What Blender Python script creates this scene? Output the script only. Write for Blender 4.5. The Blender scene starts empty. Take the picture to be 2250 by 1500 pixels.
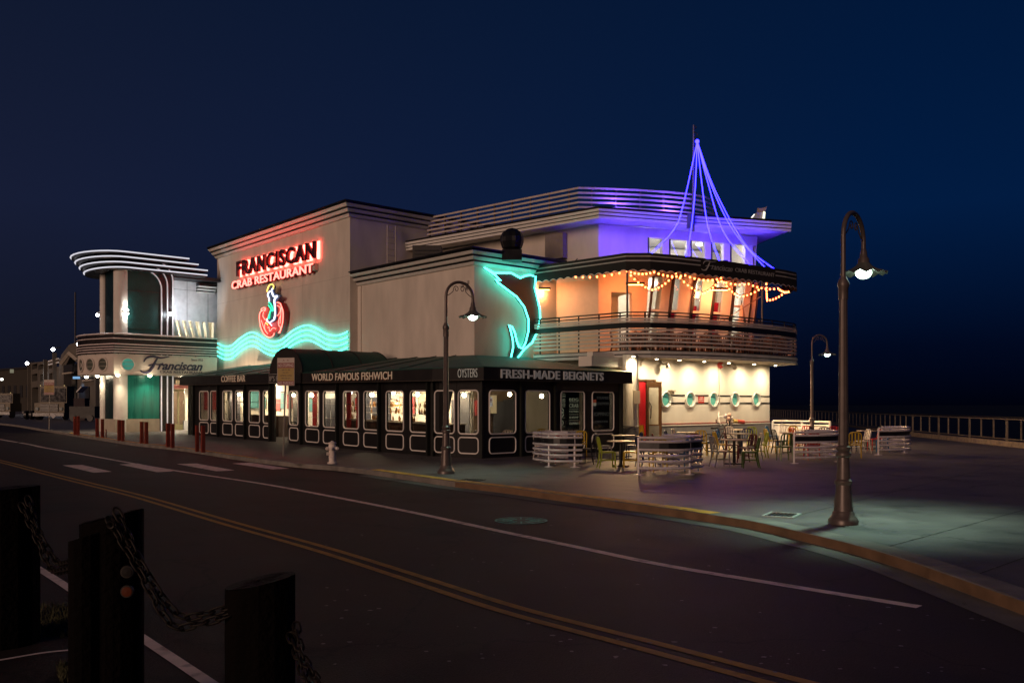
import bpy, math, random
from mathutils import Vector, Matrix, geometry
random.seed(7)
SC = bpy.context.scene
COL = SC.collection
# ------------------------------------------------------------------ camera
F, CX, HY, HC = 1950.0, 1125.0, 888.0, 1.8
cam = bpy.data.objects.new('camera', bpy.data.cameras.new('camera'))
COL.objects.link(cam); SC.camera = cam
cam.location = (0, 0, HC); cam.rotation_euler = (math.pi/2, 0, 0)
cam.data.sensor_width = 36; cam.data.lens = 36*F/2250.0
cam.data.shift_y = (HY-750)/2250.0
cam.data.clip_end = 6000; cam.data.clip_start = 0.05
# ------------------------------------------------------------------ world and light
w = bpy.data.worlds.new('World'); SC.world = w; w.use_nodes = True
nt = w.node_tree; nt.nodes.clear()
out = nt.nodes.new('ShaderNodeOutputWorld'); bg = nt.nodes.new('ShaderNodeBackground')
tc = nt.nodes.new('ShaderNodeTexCoord'); sx = nt.nodes.new('ShaderNodeSeparateXYZ')
nt.links.new(tc.outputs['Generated'], sx.inputs[0])
def wramp(stops):
    r = nt.nodes.new('ShaderNodeValToRGB'); e = r.color_ramp.elements
    e[0].position, e[0].color = stops[0][0], (*stops[0][1], 1)
    e[1].position, e[1].color = stops[-1][0], (*stops[-1][1], 1)
    for p, c in stops[1:-1]:
        q = e.new(p); q.color = (*c, 1)
    return r
ra = wramp([(0.0, (.0036, .0040, .0095)), (.06, (.0066, .0080, .0180)), (.2, (.0084, .0122, .0350)), (.42, (.0050, .0092, .0265)), (1, (.0030, .0052, .0160))])
rb = wramp([(0.0, (.0002, .0006, .0035)), (.06, (.0004, .0026, .0130)), (.2, (.0006, .0112, .0520)), (.42, (.0006, .0088, .0390)), (1, (.0010, .0045, .0170))])
mp = nt.nodes.new('ShaderNodeMapRange'); mp.inputs[1].default_value = -.5; mp.inputs[2].default_value = .38
mixn = nt.nodes.new('ShaderNodeMixRGB')
nt.links.new(sx.outputs[2], ra.inputs[0]); nt.links.new(sx.outputs[2], rb.inputs[0])
nt.links.new(sx.outputs[0], mp.inputs[0]); nt.links.new(mp.outputs[0], mixn.inputs[0])
nt.links.new(ra.outputs[0], mixn.inputs[1]); nt.links.new(rb.outputs[0], mixn.inputs[2])
nt.links.new(mixn.outputs[0], bg.inputs[0]); bg.inputs[1].default_value = 1.0
nt.links.new(bg.outputs[0], out.inputs[0])
# one weak warm sun stands for the sodium glow of the city behind the camera
sun = bpy.data.objects.new('city_glow', bpy.data.lights.new('city_glow', 'SUN')); COL.objects.link(sun)
sun.data.energy = 1.12; sun.data.angle = math.radians(24); sun.data.color = (1.0, .64, .46)
SD = Vector((-.56, -.80, math.tan(math.radians(12)))).normalized()
sun.rotation_euler = SD.to_track_quat('Z', 'Y').to_euler()
SC.view_settings.view_transform = 'Standard'; SC.view_settings.look = 'None'
SC.view_settings.exposure = 0; SC.view_settings.gamma = 1; SC.view_settings.use_curve_mapping = False
SC.render.engine = 'CYCLES'
cy = SC.cycles
cy.use_denoising = True; cy.max_bounces = 6; cy.diffuse_bounces = 3; cy.glossy_bounces = 3
cy.transparent_max_bounces = 16; cy.transmission_bounces = 4; cy.volume_bounces = 0
cy.sample_clamp_indirect = 4; cy.use_light_tree = True
cy.caustics_reflective = False; cy.caustics_refractive = False
# ------------------------------------------------------------------ frames
AN = math.radians(42.2); SA, CA = math.sin(AN), math.cos(AN)
def UV(u, v): return (-SA*u + CA*v, CA*u + SA*v)
def U_of(x, y): return -SA*x + CA*y
def gz(x, y):
    t = max(0, min(1, (U_of(x, y)-24)/21.0)); return .2*t*t*(3-2*t)
def ground(px, py, dz=0.0):
    k = (px-CX)/F; Z = 20.0
    for _ in range(30):
        Z = F*(HC-dz-gz(k*Z, Z))/(py-HY)
        if Z > 400: Z = 400
    return (k*Z, Z)
def at(px, py, Z): return Vector(((px-CX)/F*Z, Z, HC+(HY-py)/F*Z))
class Path:
    """plan polyline, image-left to image-right; n points to the camera side"""
    def __init__(self, pts):
        self.p = [Vector((a[0], a[1])) for a in pts]
        self.S = [0.0]
        for a, b in zip(self.p, self.p[1:]): self.S.append(self.S[-1]+(b-a).length)
        self.L = self.S[-1]
        d = [(b-a).normalized() for a, b in zip(self.p, self.p[1:])]
        self.d = d; self.N = []
        for i in range(len(self.p)):
            if i == 0: n = Vector((d[0].y, -d[0].x))
            elif i == len(d): n = Vector((d[-1].y, -d[-1].x))
            else:
                n1 = Vector((d[i-1].y, -d[i-1].x)); n2 = Vector((d[i].y, -d[i].x))
                n = (n1+n2).normalized(); n = n/max(.35, n.dot(n1))
            self.N.append(n)
    def seg(self, s):
        i = 0
        while i < len(self.d)-1 and s > self.S[i+1]: i += 1
        return i
    def P(self, s, z, n=0.0):
        i = self.seg(s); l = self.S[i+1]-self.S[i]; t = (s-self.S[i])/l; tt = max(0, min(1, t))
        q = self.p[i]+self.d[i]*(s-self.S[i]); N = self.N[i].lerp(self.N[i+1], tt)
        return Vector((q.x+N.x*n, q.y+N.y*n, z))
    def s(self, px, n=0.0):
        k = (px-CX)/F; best = None
        for i, d in enumerate(self.d):
            nn = Vector((d.y, -d.x)); o = self.p[i]+nn*n
            den = d.x-k*d.y
            if abs(den) < 1e-9: continue
            t = (k*o.y-o.x)/den; l = self.S[i+1]-self.S[i]
            lo = -1e9 if i == 0 else -1e-6; hi = 1e9 if i == len(self.d)-1 else l+1e-6
            if lo <= t <= hi and o.y+t*d.y > 0:
                if best is None or (o.y+t*d.y) < best[1]: best = (self.S[i]+t, o.y+t*d.y)
        return best[0] if best else 0.0
    def Z(self, px, n=0.0): return self.P(self.s(px, n), 0, n).y
    def z(self, px, py, n=0.0): return HC+(HY-py)/F*self.Z(px, n)
    def sz(self, px, py, n=0.0): return (self.s(px, n), self.z(px, py, n))
    def rail(self, z, n, s0, s1):
        st = [s0]+[q for q in self.S if s0+1e-4 < q < s1-1e-4]+[s1]
        return [self.P(q, z, n) for q in st]
# ------------------------------------------------------------------ materials
MATS = {}
def mat(name, col=(.5, .5, .5), rough=.6, metal=0, var=.12, vs=3.0, bump=0.0, bs=40.0, em=None, es=1.0, spec=.5, streak=0, spots=0, cracks=0):
    if name in MATS: return MATS[name]
    m = bpy.data.materials.new(name); m.use_nodes = True; n = m.node_tree; n.nodes.clear()
    o = n.nodes.new('ShaderNodeOutputMaterial'); MATS[name] = m
    p = n.nodes.new('ShaderNodeBsdfPrincipled'); n.links.new(p.outputs[0], o.inputs[0])
    p.inputs['Roughness'].default_value = rough; p.inputs['Metallic'].default_value = metal
    p.inputs['Specular IOR Level'].default_value = spec
    p.inputs['Base Color'].default_value = (*col, 1)
    tcn = n.nodes.new('ShaderNodeTexCoord')
    if var > 0:
        nz = n.nodes.new('ShaderNodeTexNoise'); nz.inputs['Scale'].default_value = vs; nz.inputs['Detail'].default_value = 6
        src = tcn.outputs['Object']
        if streak:
            mpn = n.nodes.new('ShaderNodeMapping'); mpn.inputs['Scale'].default_value = (1, 1, streak)
            n.links.new(src, mpn.inputs[0]); src = mpn.outputs[0]
        n.links.new(src, nz.inputs[0])
        r = n.nodes.new('ShaderNodeMapRange'); r.inputs[1].default_value = .3; r.inputs[2].default_value = .7
        r.inputs[3].default_value = 1-var; r.inputs[4].default_value = 1+var
        n.links.new(nz.outputs[0], r.inputs[0])
        mx = n.nodes.new('ShaderNodeVectorMath'); mx.operation = 'SCALE'
        mx.inputs[0].default_value = col; n.links.new(r.outputs[0], mx.inputs['Scale'])
        last = mx.outputs[0]
        if spots:
            n2 = n.nodes.new('ShaderNodeTexNoise'); n2.inputs['Scale'].default_value = spots; n2.inputs['Detail'].default_value = 3
            n.links.new(tcn.outputs['Object'], n2.inputs[0])
            r2 = n.nodes.new('ShaderNodeMapRange'); r2.inputs[1].default_value = .56; r2.inputs[2].default_value = .68
            r2.inputs[3].default_value = 1; r2.inputs[4].default_value = .55
            n.links.new(n2.outputs[0], r2.inputs[0])
            m2 = n.nodes.new('ShaderNodeVectorMath'); m2.operation = 'SCALE'
            n.links.new(last, m2.inputs[0]); n.links.new(r2.outputs[0], m2.inputs['Scale']); last = m2.outputs[0]
        if cracks:
            nd = n.nodes.new('ShaderNodeTexNoise'); nd.inputs['Scale'].default_value = 1.7; nd.inputs['Detail'].default_value = 5; n.links.new(tcn.outputs['Object'], nd.inputs[0])
            av = n.nodes.new('ShaderNodeVectorMath'); av.operation = 'MULTIPLY_ADD'; av.inputs[1].default_value = (1.1, 1.1, 0)
            n.links.new(nd.outputs[1], av.inputs[0]); n.links.new(tcn.outputs['Object'], av.inputs[2])
            vo = n.nodes.new('ShaderNodeTexVoronoi'); vo.feature = 'DISTANCE_TO_EDGE'; vo.inputs['Scale'].default_value = cracks; n.links.new(av.outputs[0], vo.inputs[0])
            r3 = n.nodes.new('ShaderNodeMapRange'); r3.inputs[1].default_value = .0; r3.inputs[2].default_value = .010*cracks/.3; r3.inputs[3].default_value = .35; r3.inputs[4].default_value = 1
            n.links.new(vo.outputs[0], r3.inputs[0])
            n3 = n.nodes.new('ShaderNodeTexNoise'); n3.inputs['Scale'].default_value = 120; n.links.new(tcn.outputs['Object'], n3.inputs[0])
            r4 = n.nodes.new('ShaderNodeMapRange'); r4.inputs[1].default_value = .35; r4.inputs[2].default_value = .72; r4.inputs[3].default_value = .75; r4.inputs[4].default_value = 1.7; n.links.new(n3.outputs[0], r4.inputs[0])
            mm_ = n.nodes.new('ShaderNodeMath'); mm_.operation = 'MULTIPLY'; n.links.new(r3.outputs[0], mm_.inputs[0]); n.links.new(r4.outputs[0], mm_.inputs[1])
            m3 = n.nodes.new('ShaderNodeVectorMath'); m3.operation = 'SCALE'; n.links.new(last, m3.inputs[0]); n.links.new(mm_.outputs[0], m3.inputs['Scale']); last = m3.outputs[0]
        n.links.new(last, p.inputs['Base Color'])
        rr_ = n.nodes.new('ShaderNodeMapRange'); rr_.inputs[3].default_value = max(.03, rough-.12); rr_.inputs[4].default_value = min(1, rough+.12)
        n.links.new(nz.outputs[0], rr_.inputs[0]); n.links.new(rr_.outputs[0], p.inputs['Roughness'])
    if bump > 0:
        nb = n.nodes.new('ShaderNodeTexNoise'); nb.inputs['Scale'].default_value = bs; nb.inputs['Detail'].default_value = 4
        n.links.new(tcn.outputs['Object'], nb.inputs[0])
        b = n.nodes.new('ShaderNodeBump'); b.inputs['Strength'].default_value = bump; b.inputs['Distance'].default_value = .02
        n.links.new(nb.outputs[0], b.inputs['Height']); n.links.new(b.outputs[0], p.inputs['Normal'])
    if em:
        p.inputs['Emission Color'].default_value = (*em, 1); p.inputs['Emission Strength'].default_value = es
    return m
def glow(name, c, s=1.0):
    if name in MATS: return MATS[name]
    m = bpy.data.materials.new(name); m.use_nodes = True; n = m.node_tree; n.nodes.clear(); MATS[name] = m
    o = n.nodes.new('ShaderNodeOutputMaterial'); e = n.nodes.new('ShaderNodeEmission')
    e.inputs[0].default_value = (*c, 1); e.inputs[1].default_value = s; n.links.new(e.outputs[0], o.inputs[0]); return m
def glassy(name, tint=(.9, .95, .95), refl=.08, rough=.02):
    if name in MATS: return MATS[name]
    m = bpy.data.materials.new(name); m.use_nodes = True; n = m.node_tree; n.nodes.clear(); MATS[name] = m
    o = n.nodes.new('ShaderNodeOutputMaterial'); t = n.nodes.new('ShaderNodeBsdfTransparent'); t.inputs[0].default_value = (*tint, 1)
    g = n.nodes.new('ShaderNodeBsdfGlossy'); g.inputs['Roughness'].default_value = rough
    fr = n.nodes.new('ShaderNodeLayerWeight'); fr.inputs[0].default_value = .5
    pw = n.nodes.new('ShaderNodeMath'); pw.operation = 'POWER'; pw.inputs[1].default_value = 4; n.links.new(fr.outputs['Facing'], pw.inputs[0])
    ad = n.nodes.new('ShaderNodeMath'); ad.inputs[1].default_value = refl; n.links.new(pw.outputs[0], ad.inputs[0]); x = n.nodes.new('ShaderNodeMixShader')
    n.links.new(ad.outputs[0], x.inputs[0]); n.links.new(t.outputs[0], x.inputs[1]); n.links.new(g.outputs[0], x.inputs[2])
    n.links.new(x.outputs[0], o.inputs[0]); return m
stucco = lambda: mat('cream_stucco', (.62, .56, .49), .85, var=.13, vs=1.3, bump=.35, bs=30, streak=.35)
white = lambda: mat('white_paint', (.74, .72, .68), .5, var=.06, vs=4)
blackp = lambda: mat('black_paint', (.007, .006, .006), .45, var=.2)
blackc = lambda: mat('black_canvas', (.012, .009, .008), .8, var=.2, bump=.2, bs=60)
greenc = lambda: mat('green_canvas', (.007, .055, .041), .65, var=.2, vs=2, bump=.3, bs=25)
steel = lambda: mat('dark_steel', (.03, .028, .026), .4, .3)
tealn = lambda: glow('teal_neon', (.42, 5.4, 4.2))
# ------------------------------------------------------------------ mesh builder
OFF = {}
class MB:
    def __init__(s): s.v = []; s.f = []
    def add(s, vs, fs):
        o = len(s.v); s.v += [Vector(a) for a in vs]; s.f += [tuple(i+o for i in f) for f in fs]
    def box(s, a, b, M=None):
        x0, y0, z0 = a; x1, y1, z1 = b
        c = [Vector(q) for q in ((x0,y0,z0),(x1,y0,z0),(x1,y1,z0),(x0,y1,z0),(x0,y0,z1),(x1,y0,z1),(x1,y1,z1),(x0,y1,z1))]
        if M is not None: c = [M @ q for q in c]
        s.add(c, [(0,3,2,1),(4,5,6,7),(0,1,5,4),(1,2,6,5),(2,3,7,6),(3,0,4,7)]); return s
    def wbox(s, P, s0, s1, z0, z1, n0, n1):
        c = [P.P(a, z, n) for z in (z0, z1) for a, n in ((s0,n1),(s1,n1),(s1,n0),(s0,n0))]
        s.add(c, [(0,3,2,1),(4,5,6,7),(0,1,5,4),(1,2,6,5),(2,3,7,6),(3,0,4,7)]); return s
    def tube(s, pts, r, seg=8, closed=False, caps=True):
        pts = [Vector(p) for p in pts]; n = len(pts); rr = r if hasattr(r, '__len__') else [r]*n
        up = None; rings = []
        for i in range(n):
            if closed: d = pts[(i+1) % n]-pts[i-1]
            else: d = pts[min(i+1, n-1)]-pts[max(i-1, 0)]
            if d.length < 1e-9: d = Vector((0, 0, 1))
            d.normalize()
            if up is None:
                up = Vector((0, 0, 1)) if abs(d.z) < .9 else Vector((1, 0, 0))
            a = up-d*up.dot(d)
            if a.length < 1e-6: a = d.orthogonal()
            a.normalize(); up = a; b = d.cross(a)
            rings.append([pts[i]+(a*math.cos(t)+b*math.sin(t))*rr[i] for t in [2*math.pi*j/seg for j in range(seg)]])
        o = len(s.v)
        for q in rings: s.v += q
        m = n if closed else n-1
        for i in range(m):
            for j in range(seg):
                a, b = o+i*seg+j, o+i*seg+(j+1) % seg; c, d = o+((i+1) % n)*seg+(j+1) % seg, o+((i+1) % n)*seg+j
                s.f.append((a, b, c, d))
        if caps and not closed:
            s.f.append(tuple(o+j for j in range(seg))[::-1]); s.f.append(tuple(o+(n-1)*seg+j for j in range(seg)))
        return s
    def lathe(s, prof, c=(0, 0, 0), seg=16, flute=0):
        c = Vector(c); o = len(s.v)
        for r, z in prof:
            for j in range(seg):
                a = 2*math.pi*j/seg; q = r*(1-flute*(j % 2))
                s.v.append(c+Vector((q*math.cos(a), q*math.sin(a), z)))
        for i in range(len(prof)-1):
            for j in range(seg):
                a, b = o+i*seg+j, o+i*seg+(j+1) % seg; s.f.append((a, b, b+seg, a+seg))
        s.f.append(tuple(o+j for j in range(seg))[::-1]); s.f.append(tuple(o+(len(prof)-1)*seg+j for j in range(seg)))
        return s
    def prism(s, poly, z0, z1):
        n = len(poly); vs = [(p[0], p[1], z0) for p in poly]+[(p[0], p[1], z1) for p in poly]
        tri = geometry.tessellate_polygon([[Vector((p[0], p[1], 0)) for p in poly]])
        s.add(vs, [tuple(t) for t in tri]+[tuple(n+i for i in t) for t in tri]+[(i, (i+1) % n, n+(i+1) % n, n+i) for i in range(n)]); return s
    def sweep(s, P, prof, s0=None, s1=None, caps=True):
        s0 = 0 if s0 is None else s0; s1 = P.L if s1 is None else s1
        st = [s0]+[q for q in P.S if s0+1e-4 < q < s1-1e-4]+[s1]; k = len(prof)
        vs = [P.P(q, z, n) for q in st for n, z in prof]
        fs = [(i*k+j, i*k+(j+1) % k, (i+1)*k+(j+1) % k, (i+1)*k+j) for i in range(len(st)-1) for j in range(k)]
        if caps: fs += [tuple(range(k))[::-1], tuple((len(st)-1)*k+j for j in range(k))]
        s.add(vs, fs); return s
    def holed(s, P, outer, holes, n0, n1):
        loops = [outer]+holes; flat = [q for l in loops for q in l]
        tri = geometry.tessellate_polygon([[Vector((a, b, 0)) for a, b in l] for l in loops]); N = len(flat)
        vs = [P.P(a, b, n1) for a, b in flat]+[P.P(a, b, n0) for a, b in flat]
        fs = [tuple(t) for t in tri]+[tuple(N+i for i in t)[::-1] for t in tri]; o = 0
        for l in loops:
            m = len(l); fs += [(o+i, o+(i+1) % m, N+o+(i+1) % m, N+o+i) for i in range(m)]; o += m
        s.add(vs, fs); return s
    def plate(s, P, poly, n0, n1): return s.holed(P, poly, [], n0, n1)
    def sphere(s, c, r, seg=12, rings=8, sc=(1, 1, 1)):
        c = Vector(c); o = len(s.v)
        for i in range(1, rings):
            t = math.pi*i/rings
            for j in range(seg):
                a = 2*math.pi*j/seg; s.v.append(c+Vector((math.sin(t)*math.cos(a)*r*sc[0], math.sin(t)*math.sin(a)*r*sc[1], math.cos(t)*r*sc[2])))
        top = len(s.v); s.v.append(c+Vector((0, 0, r*sc[2]))); s.v.append(c-Vector((0, 0, r*sc[2])))
        for i in range(rings-2):
            for j in range(seg):
                a, b = o+i*seg+j, o+i*seg+(j+1) % seg; s.f.append((a, a+seg, b+seg, b))
        for j in range(seg):
            s.f.append((top, o+j, o+(j+1) % seg)); l = o+(rings-2)*seg; s.f.append((top+1, l+(j+1) % seg, l+j))
        return s
    def xf(s, M): s.v = [M @ a for a in s.v]; return s
    def lift(s): s.v = [Vector((a.x, a.y, a.z+gz(a.x, a.y))) for a in s.v]; return s
    def build(s, name, m, parent=None, smooth=False, label=None, kind=None, cat=None, group=None):
        off = OFF.get(parent.name, Vector((0, 0, 0))) if parent else Vector((0, 0, 0))
        loc = Vector((0, 0, 0))
        if parent is None and kind is None and s.v:     # origin at its base
            xs = [a.x for a in s.v]; ys = [a.y for a in s.v]; loc = Vector(((min(xs)+max(xs))/2, (min(ys)+max(ys))/2, min(a.z for a in s.v))); off = loc
        me = bpy.data.meshes.new(name); me.from_pydata([tuple(a-off) for a in s.v], [], s.f); me.update()
        ms = m if isinstance(m, (list, tuple)) else [m]
        for q in ms: me.materials.append(q() if callable(q) else q)
        if smooth:
            for p in me.polygons: p.use_smooth = True
            try: me.set_sharp_from_angle(angle=math.radians(40))
            except Exception: pass
        o = bpy.data.objects.new(name, me); COL.objects.link(o); o.location = loc
        if parent: o.parent = parent; OFF[o.name] = off
        else: OFF[o.name] = loc
        if label: o['label'] = label
        if kind: o['kind'] = kind
        if cat: o['category'] = cat
        if group: o['group'] = group
        return o
def thing(name, label, cat, loc=(0, 0, 0), rz=0, group=None):
    o = bpy.data.objects.new(name, None); o.empty_display_size = .2; COL.objects.link(o)
    o.location = loc; o.rotation_euler = (0, 0, rz); o['label'] = label; o['category'] = cat
    if group: o['group'] = group
    OFF[o.name] = Vector(loc) if rz == 0 else Vector((0, 0, 0)); return o
def local(o): OFF[o.name] = Vector((0, 0, 0)); return o
KIDS = {}
def copy_tree(r, loc, rz, label, group=None, sc=None, swap=None):
    def rec(o, par):
        c = o.copy(); COL.objects.link(c)
        if par is not None: c.parent = par
        if swap and c.type == 'MESH':
            for i, sl in enumerate(c.material_slots):
                if sl.material == swap[0]: sl.link = 'OBJECT'; sl.material = swap[1]
        for k in list(o.children): rec(k, c)
        return c
    c = rec(r, None); c.location = loc; c.rotation_euler = (0, 0, rz)
    if sc: c.scale = sc
    c['label'] = label
    if group: c['group'] = group
    return c
def rr(s0, s1, z0, z1, r, k=4):
    r = min(r, (s1-s0)/2-.001, (z1-z0)/2-.001); p = []
    for cx_, cz, a0 in ((s1-r, z1-r, 0), (s0+r, z1-r, 90), (s0+r, z0+r, 180), (s1-r, z0+r, 270)):
        for i in range(k+1):
            a = math.radians(a0+90*i/k); p.append((cx_+r*math.cos(a), cz+r*math.sin(a)))
    return p
def ell(cx_, cz, a, b, k=24): return [(cx_+a*math.cos(2*math.pi*i/k), cz+b*math.sin(2*math.pi*i/k)) for i in range(k)]
def spline(pts, k=6, closed=False):
    pts = [Vector(p) for p in pts]; n = len(pts); o = []
    for i in range(n if closed else n-1):
        if closed: a, b, c, d = pts[i-1], pts[i], pts[(i+1) % n], pts[(i+2) % n]
        else: a, b, c, d = pts[max(i-1, 0)], pts[i], pts[i+1], pts[min(i+2, n-1)]
        for j in range(k):
            t = j/k; o.append(.5*((2*b)+(c-a)*t+(2*a-5*b+4*c-d)*t*t+(3*b-a-3*c+d)*t**3))
    if not closed: o.append(pts[-1])
    return o
TXT = {}
def text_data(body, ext=.1, shear=0.0, bold=0.0, sp=1.0):
    key = (body, shear, bold, sp)
    if key in TXT: return TXT[key]
    cu = bpy.data.curves.new('t', 'FONT'); cu.body = body; cu.size = 1; cu.extrude = .5; cu.shear = shear; cu.offset = bold
    cu.resolution_u = 3; cu.space_character = sp
    o = bpy.data.objects.new('t', cu); COL.objects.link(o); bpy.context.view_layer.update()
    me = bpy.data.meshes.new_from_object(o.evaluated_get(bpy.context.evaluated_depsgraph_get()))
    vs = [v.co.copy() for v in me.vertices]; fs = [tuple(p.vertices) for p in me.polygons]
    bpy.data.objects.remove(o); bpy.data.meshes.remove(me); bpy.data.curves.remove(cu)
    # islands (weld by position first)
    wm = {}; idx = []
    for i, v in enumerate(vs): idx.append(wm.setdefault((round(v.x, 4), round(v.y, 4), round(v.z, 3)), i))
    par = list(range(len(vs)))
    def fd(a):
        while par[a] != a: par[a] = par[par[a]]; a = par[a]
        return a
    for i, j in enumerate(idx): par[fd(i)] = fd(j)
    for f in fs:
        for a in f[1:]: par[fd(a)] = fd(f[0])
    isl = {}
    for f in fs: isl.setdefault(fd(f[0]), []).append(f)
    parts = sorted(isl.values(), key=lambda l: min(vs[i].x for f in l for i in f))
    xs = [v.x for v in vs]; ys = [v.y for v in vs]
    TXT[key] = (vs, parts, (min(xs), max(xs), min(ys), max(ys))); return TXT[key]
def text_on(P, body, s0, s1, z0, z1, n0, n1, parent, m, name='letter', split=False, shear=0, bold=0, zslope=0.0, lift=False, zf=None, sp=1.0):
    vs, parts, (x0, x1, y0, y1) = text_data(body, .1, shear, bold, sp); outs = []
    def mp_(v):
        s = s0+(v.x-x0)/(x1-x0)*(s1-s0); z = z0+(v.y-y0)/(y1-y0)*(z1-z0)+zslope*(s-s0)
        if zf: z += zf((s-s0)/(s1-s0))
        q = P.P(s, z, n0+(v.z+.5)*(n1-n0))
        if lift: q.z += gz(q.x, q.y)
        return q
    gs = parts if split else [[f for l in parts for f in l]]
    for l in gs:
        used = sorted({i for f in l for i in f}); k = {a: b for b, a in enumerate(used)}
        mb = MB(); mb.add([mp_(vs[i]) for i in used], [tuple(k[i] for i in f) for f in l]); outs.append(mb.build(name, m, parent))
    return outs
def spot(name, loc, target, e, col, size=110, blend=.6, r=.06, parent=None):
    l = bpy.data.lights.new(name, 'SPOT'); l.energy = e; l.color = col; l.spot_size = math.radians(size); l.spot_blend = blend; l.shadow_soft_size = r
    o = bpy.data.objects.new(name, l); COL.objects.link(o); d = Vector(target)-Vector(loc)
    o.rotation_euler = d.to_track_quat('-Z', 'Y').to_euler()
    if parent: o.parent = parent; o.location = Vector(loc)-OFF[parent.name]
    else: o.location = loc
    return o
def point(name, loc, e, col, r=.08, parent=None):
    l = bpy.data.lights.new(name, 'POINT'); l.energy = e; l.color = col; l.shadow_soft_size = r
    o = bpy.data.objects.new(name, l); COL.objects.link(o); o.location = Vector(loc)-(OFF[parent.name] if parent else Vector((0, 0, 0)))
    if parent: o.parent = parent
    return o
# ================================================================== GROUND
curb_px = [(-900, 905), (-420, 912), (-150, 922), (0, 933), (93, 947), (160, 958), (272, 976), (400, 991), (533, 1012), (655, 1027), (740, 1034), (820, 1044), (989, 1069), (1110, 1084),
           (1223, 1100), (1400, 1124), (1520, 1142), (1650, 1163), (1768, 1191), (1870, 1217), (1974, 1249), (2090, 1292), (2250, 1353)]
cpts = [ground(a, b, -.13) for a, b in curb_px]
cpts = [(p.x, p.y) for p in spline([Vector((x, y, 0)) for x, y in cpts], 5)]
cpts += [(4.75, 6.6), (4.7, 5), (4.8, 3), (5.2, 0), (5.8, -4), (7, -14), (10, -40)]
CURB = Path(cpts)
fence_xy = [(19.5, -40), (19.3, 12), (20.3, 28), (21.2, 36.9), (22.8, 50.9), (27, 73), (31, 106), (33, 150), (20, 260)]
def loft(a, b, n, dz):
    mb = MB(); k = len(a)
    for i in range(n+1):
        t = (i/n)**1.6
        for p, q in zip(a, b):
            x, y = p[0]+(q[0]-p[0])*t, p[1]+(q[1]-p[1])*t; mb.v.append(Vector((x, y, dz+gz(x, y))))
    for i in range(n):
        for j in range(k-1): mb.f.append((i*k+j, i*k+j+1, (i+1)*k+j+1, (i+1)*k+j))
    return mb
FP = Path(fence_xy[::-1])
k = len(cpts)
far = []
for i in range(k):
    t = i/(k-1)
    # left half of the curb looks to far land, right half to the fence line
    q = FP.P(FP.L*min(1, max(0, (t-.03)/.97))**.8, 0); far.append((q.x, q.y))
pav = mat('plaza_concrete', (.085, .073, .070), .60, var=.34, vs=.9, bump=.35, bs=18, spots=1.1, cracks=.13)
inner = [(p.x, p.y) for p in (CURB.P(s_, 0, -.16) for s_ in CURB.S)]
loft(inner, far, 46, 0).build('plaza_paving', pav, kind='structure')
near = [(p[0]*1.0-140*(1-i/(k-1))-8, -45) for i, p in enumerate(cpts)]
asph = mat('asphalt', (.023, .0145, .0115), .7, spec=.3, var=.34, vs=1.1, bump=.7, bs=60, spots=.5, cracks=.22)
loft(cpts, near, 46, -.13).build('road', asph, kind='structure')
mb = MB(); mb.box((-4000, -2000, -3.4), (4000, 5000, -3.3)); mb.build('sea_water', mat('sea_water', (.002, .003, .006), .7, var=0, bump=.6, bs=.8, spec=.15), kind='structure')
# land edge below the pier
mb = MB(); mb.sweep(FP, [(.0, -.02), (.25, -.02), (.25, -3.3), (0, -3.3)]); mb.build('quay_edge', mat('quay_concrete', (.2, .19, .17), .8, bump=.3), kind='structure')
conc = mat('curb_concrete', (.19, .17, .15), .75, var=.3, vs=2.5, bump=.4, bs=30)
def strip(P, s0, s1, n0, n1, dz):
    st = [s0]+[q for q in P.S if s0 < q < s1]+[s1]; mb = MB()
    for q in st:
        for n in (n0, n1):
            v = P.P(q, 0, n); mb.v.append(Vector((v.x, v.y, dz+gz(v.x, v.y))))
    for i in range(len(st)-1): mb.f.append((2*i, 2*i+1, 2*i+3, 2*i+2))
    return mb
# curb stones, one piece about every 1.8 m in the near part
mb = MB(); cs0 = CURB.s(400); cs1 = CURB.s(2240)
MBk = MB(); MBk.sweep(CURB, [(0, -.2), (0, .004), (-.02, .012), (-.16, .012), (-.16, -.2)], 0, cs0).lift().build('curb', conc, kind='structure')
curbroot = bpy.data.objects['curb']
ss = cs0
while ss < CURB.L-2.5:
    e = ss+2.2; MB().sweep(CURB, [(0, -.2), (0, .004), (-.02, .012), (-.34, .012), (-.34, -.2)], ss+.008, e).lift().build('curb_stone', conc, curbroot); ss = e
strip(CURB, CURB.s(813), CURB.L, .0, .38, -.124).build('gutter', mat('gutter_concrete', (.13, .115, .10), .7, var=.25, bump=.3), kind='structure')
yel = mat('worn_yellow_paint', (.70, .36, .04), .7, var=.35, vs=3.5, spots=4)
strip(CURB, CURB.s(813), CURB.s(1557), -.30, -.004, .017).build('yellow_curb_paint', yel, kind='structure')
strip(CURB, CURB.s(150), CURB.s(560), -.155, -.004, .017).build('yellow_curb_paint', yel, kind='structure')
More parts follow.
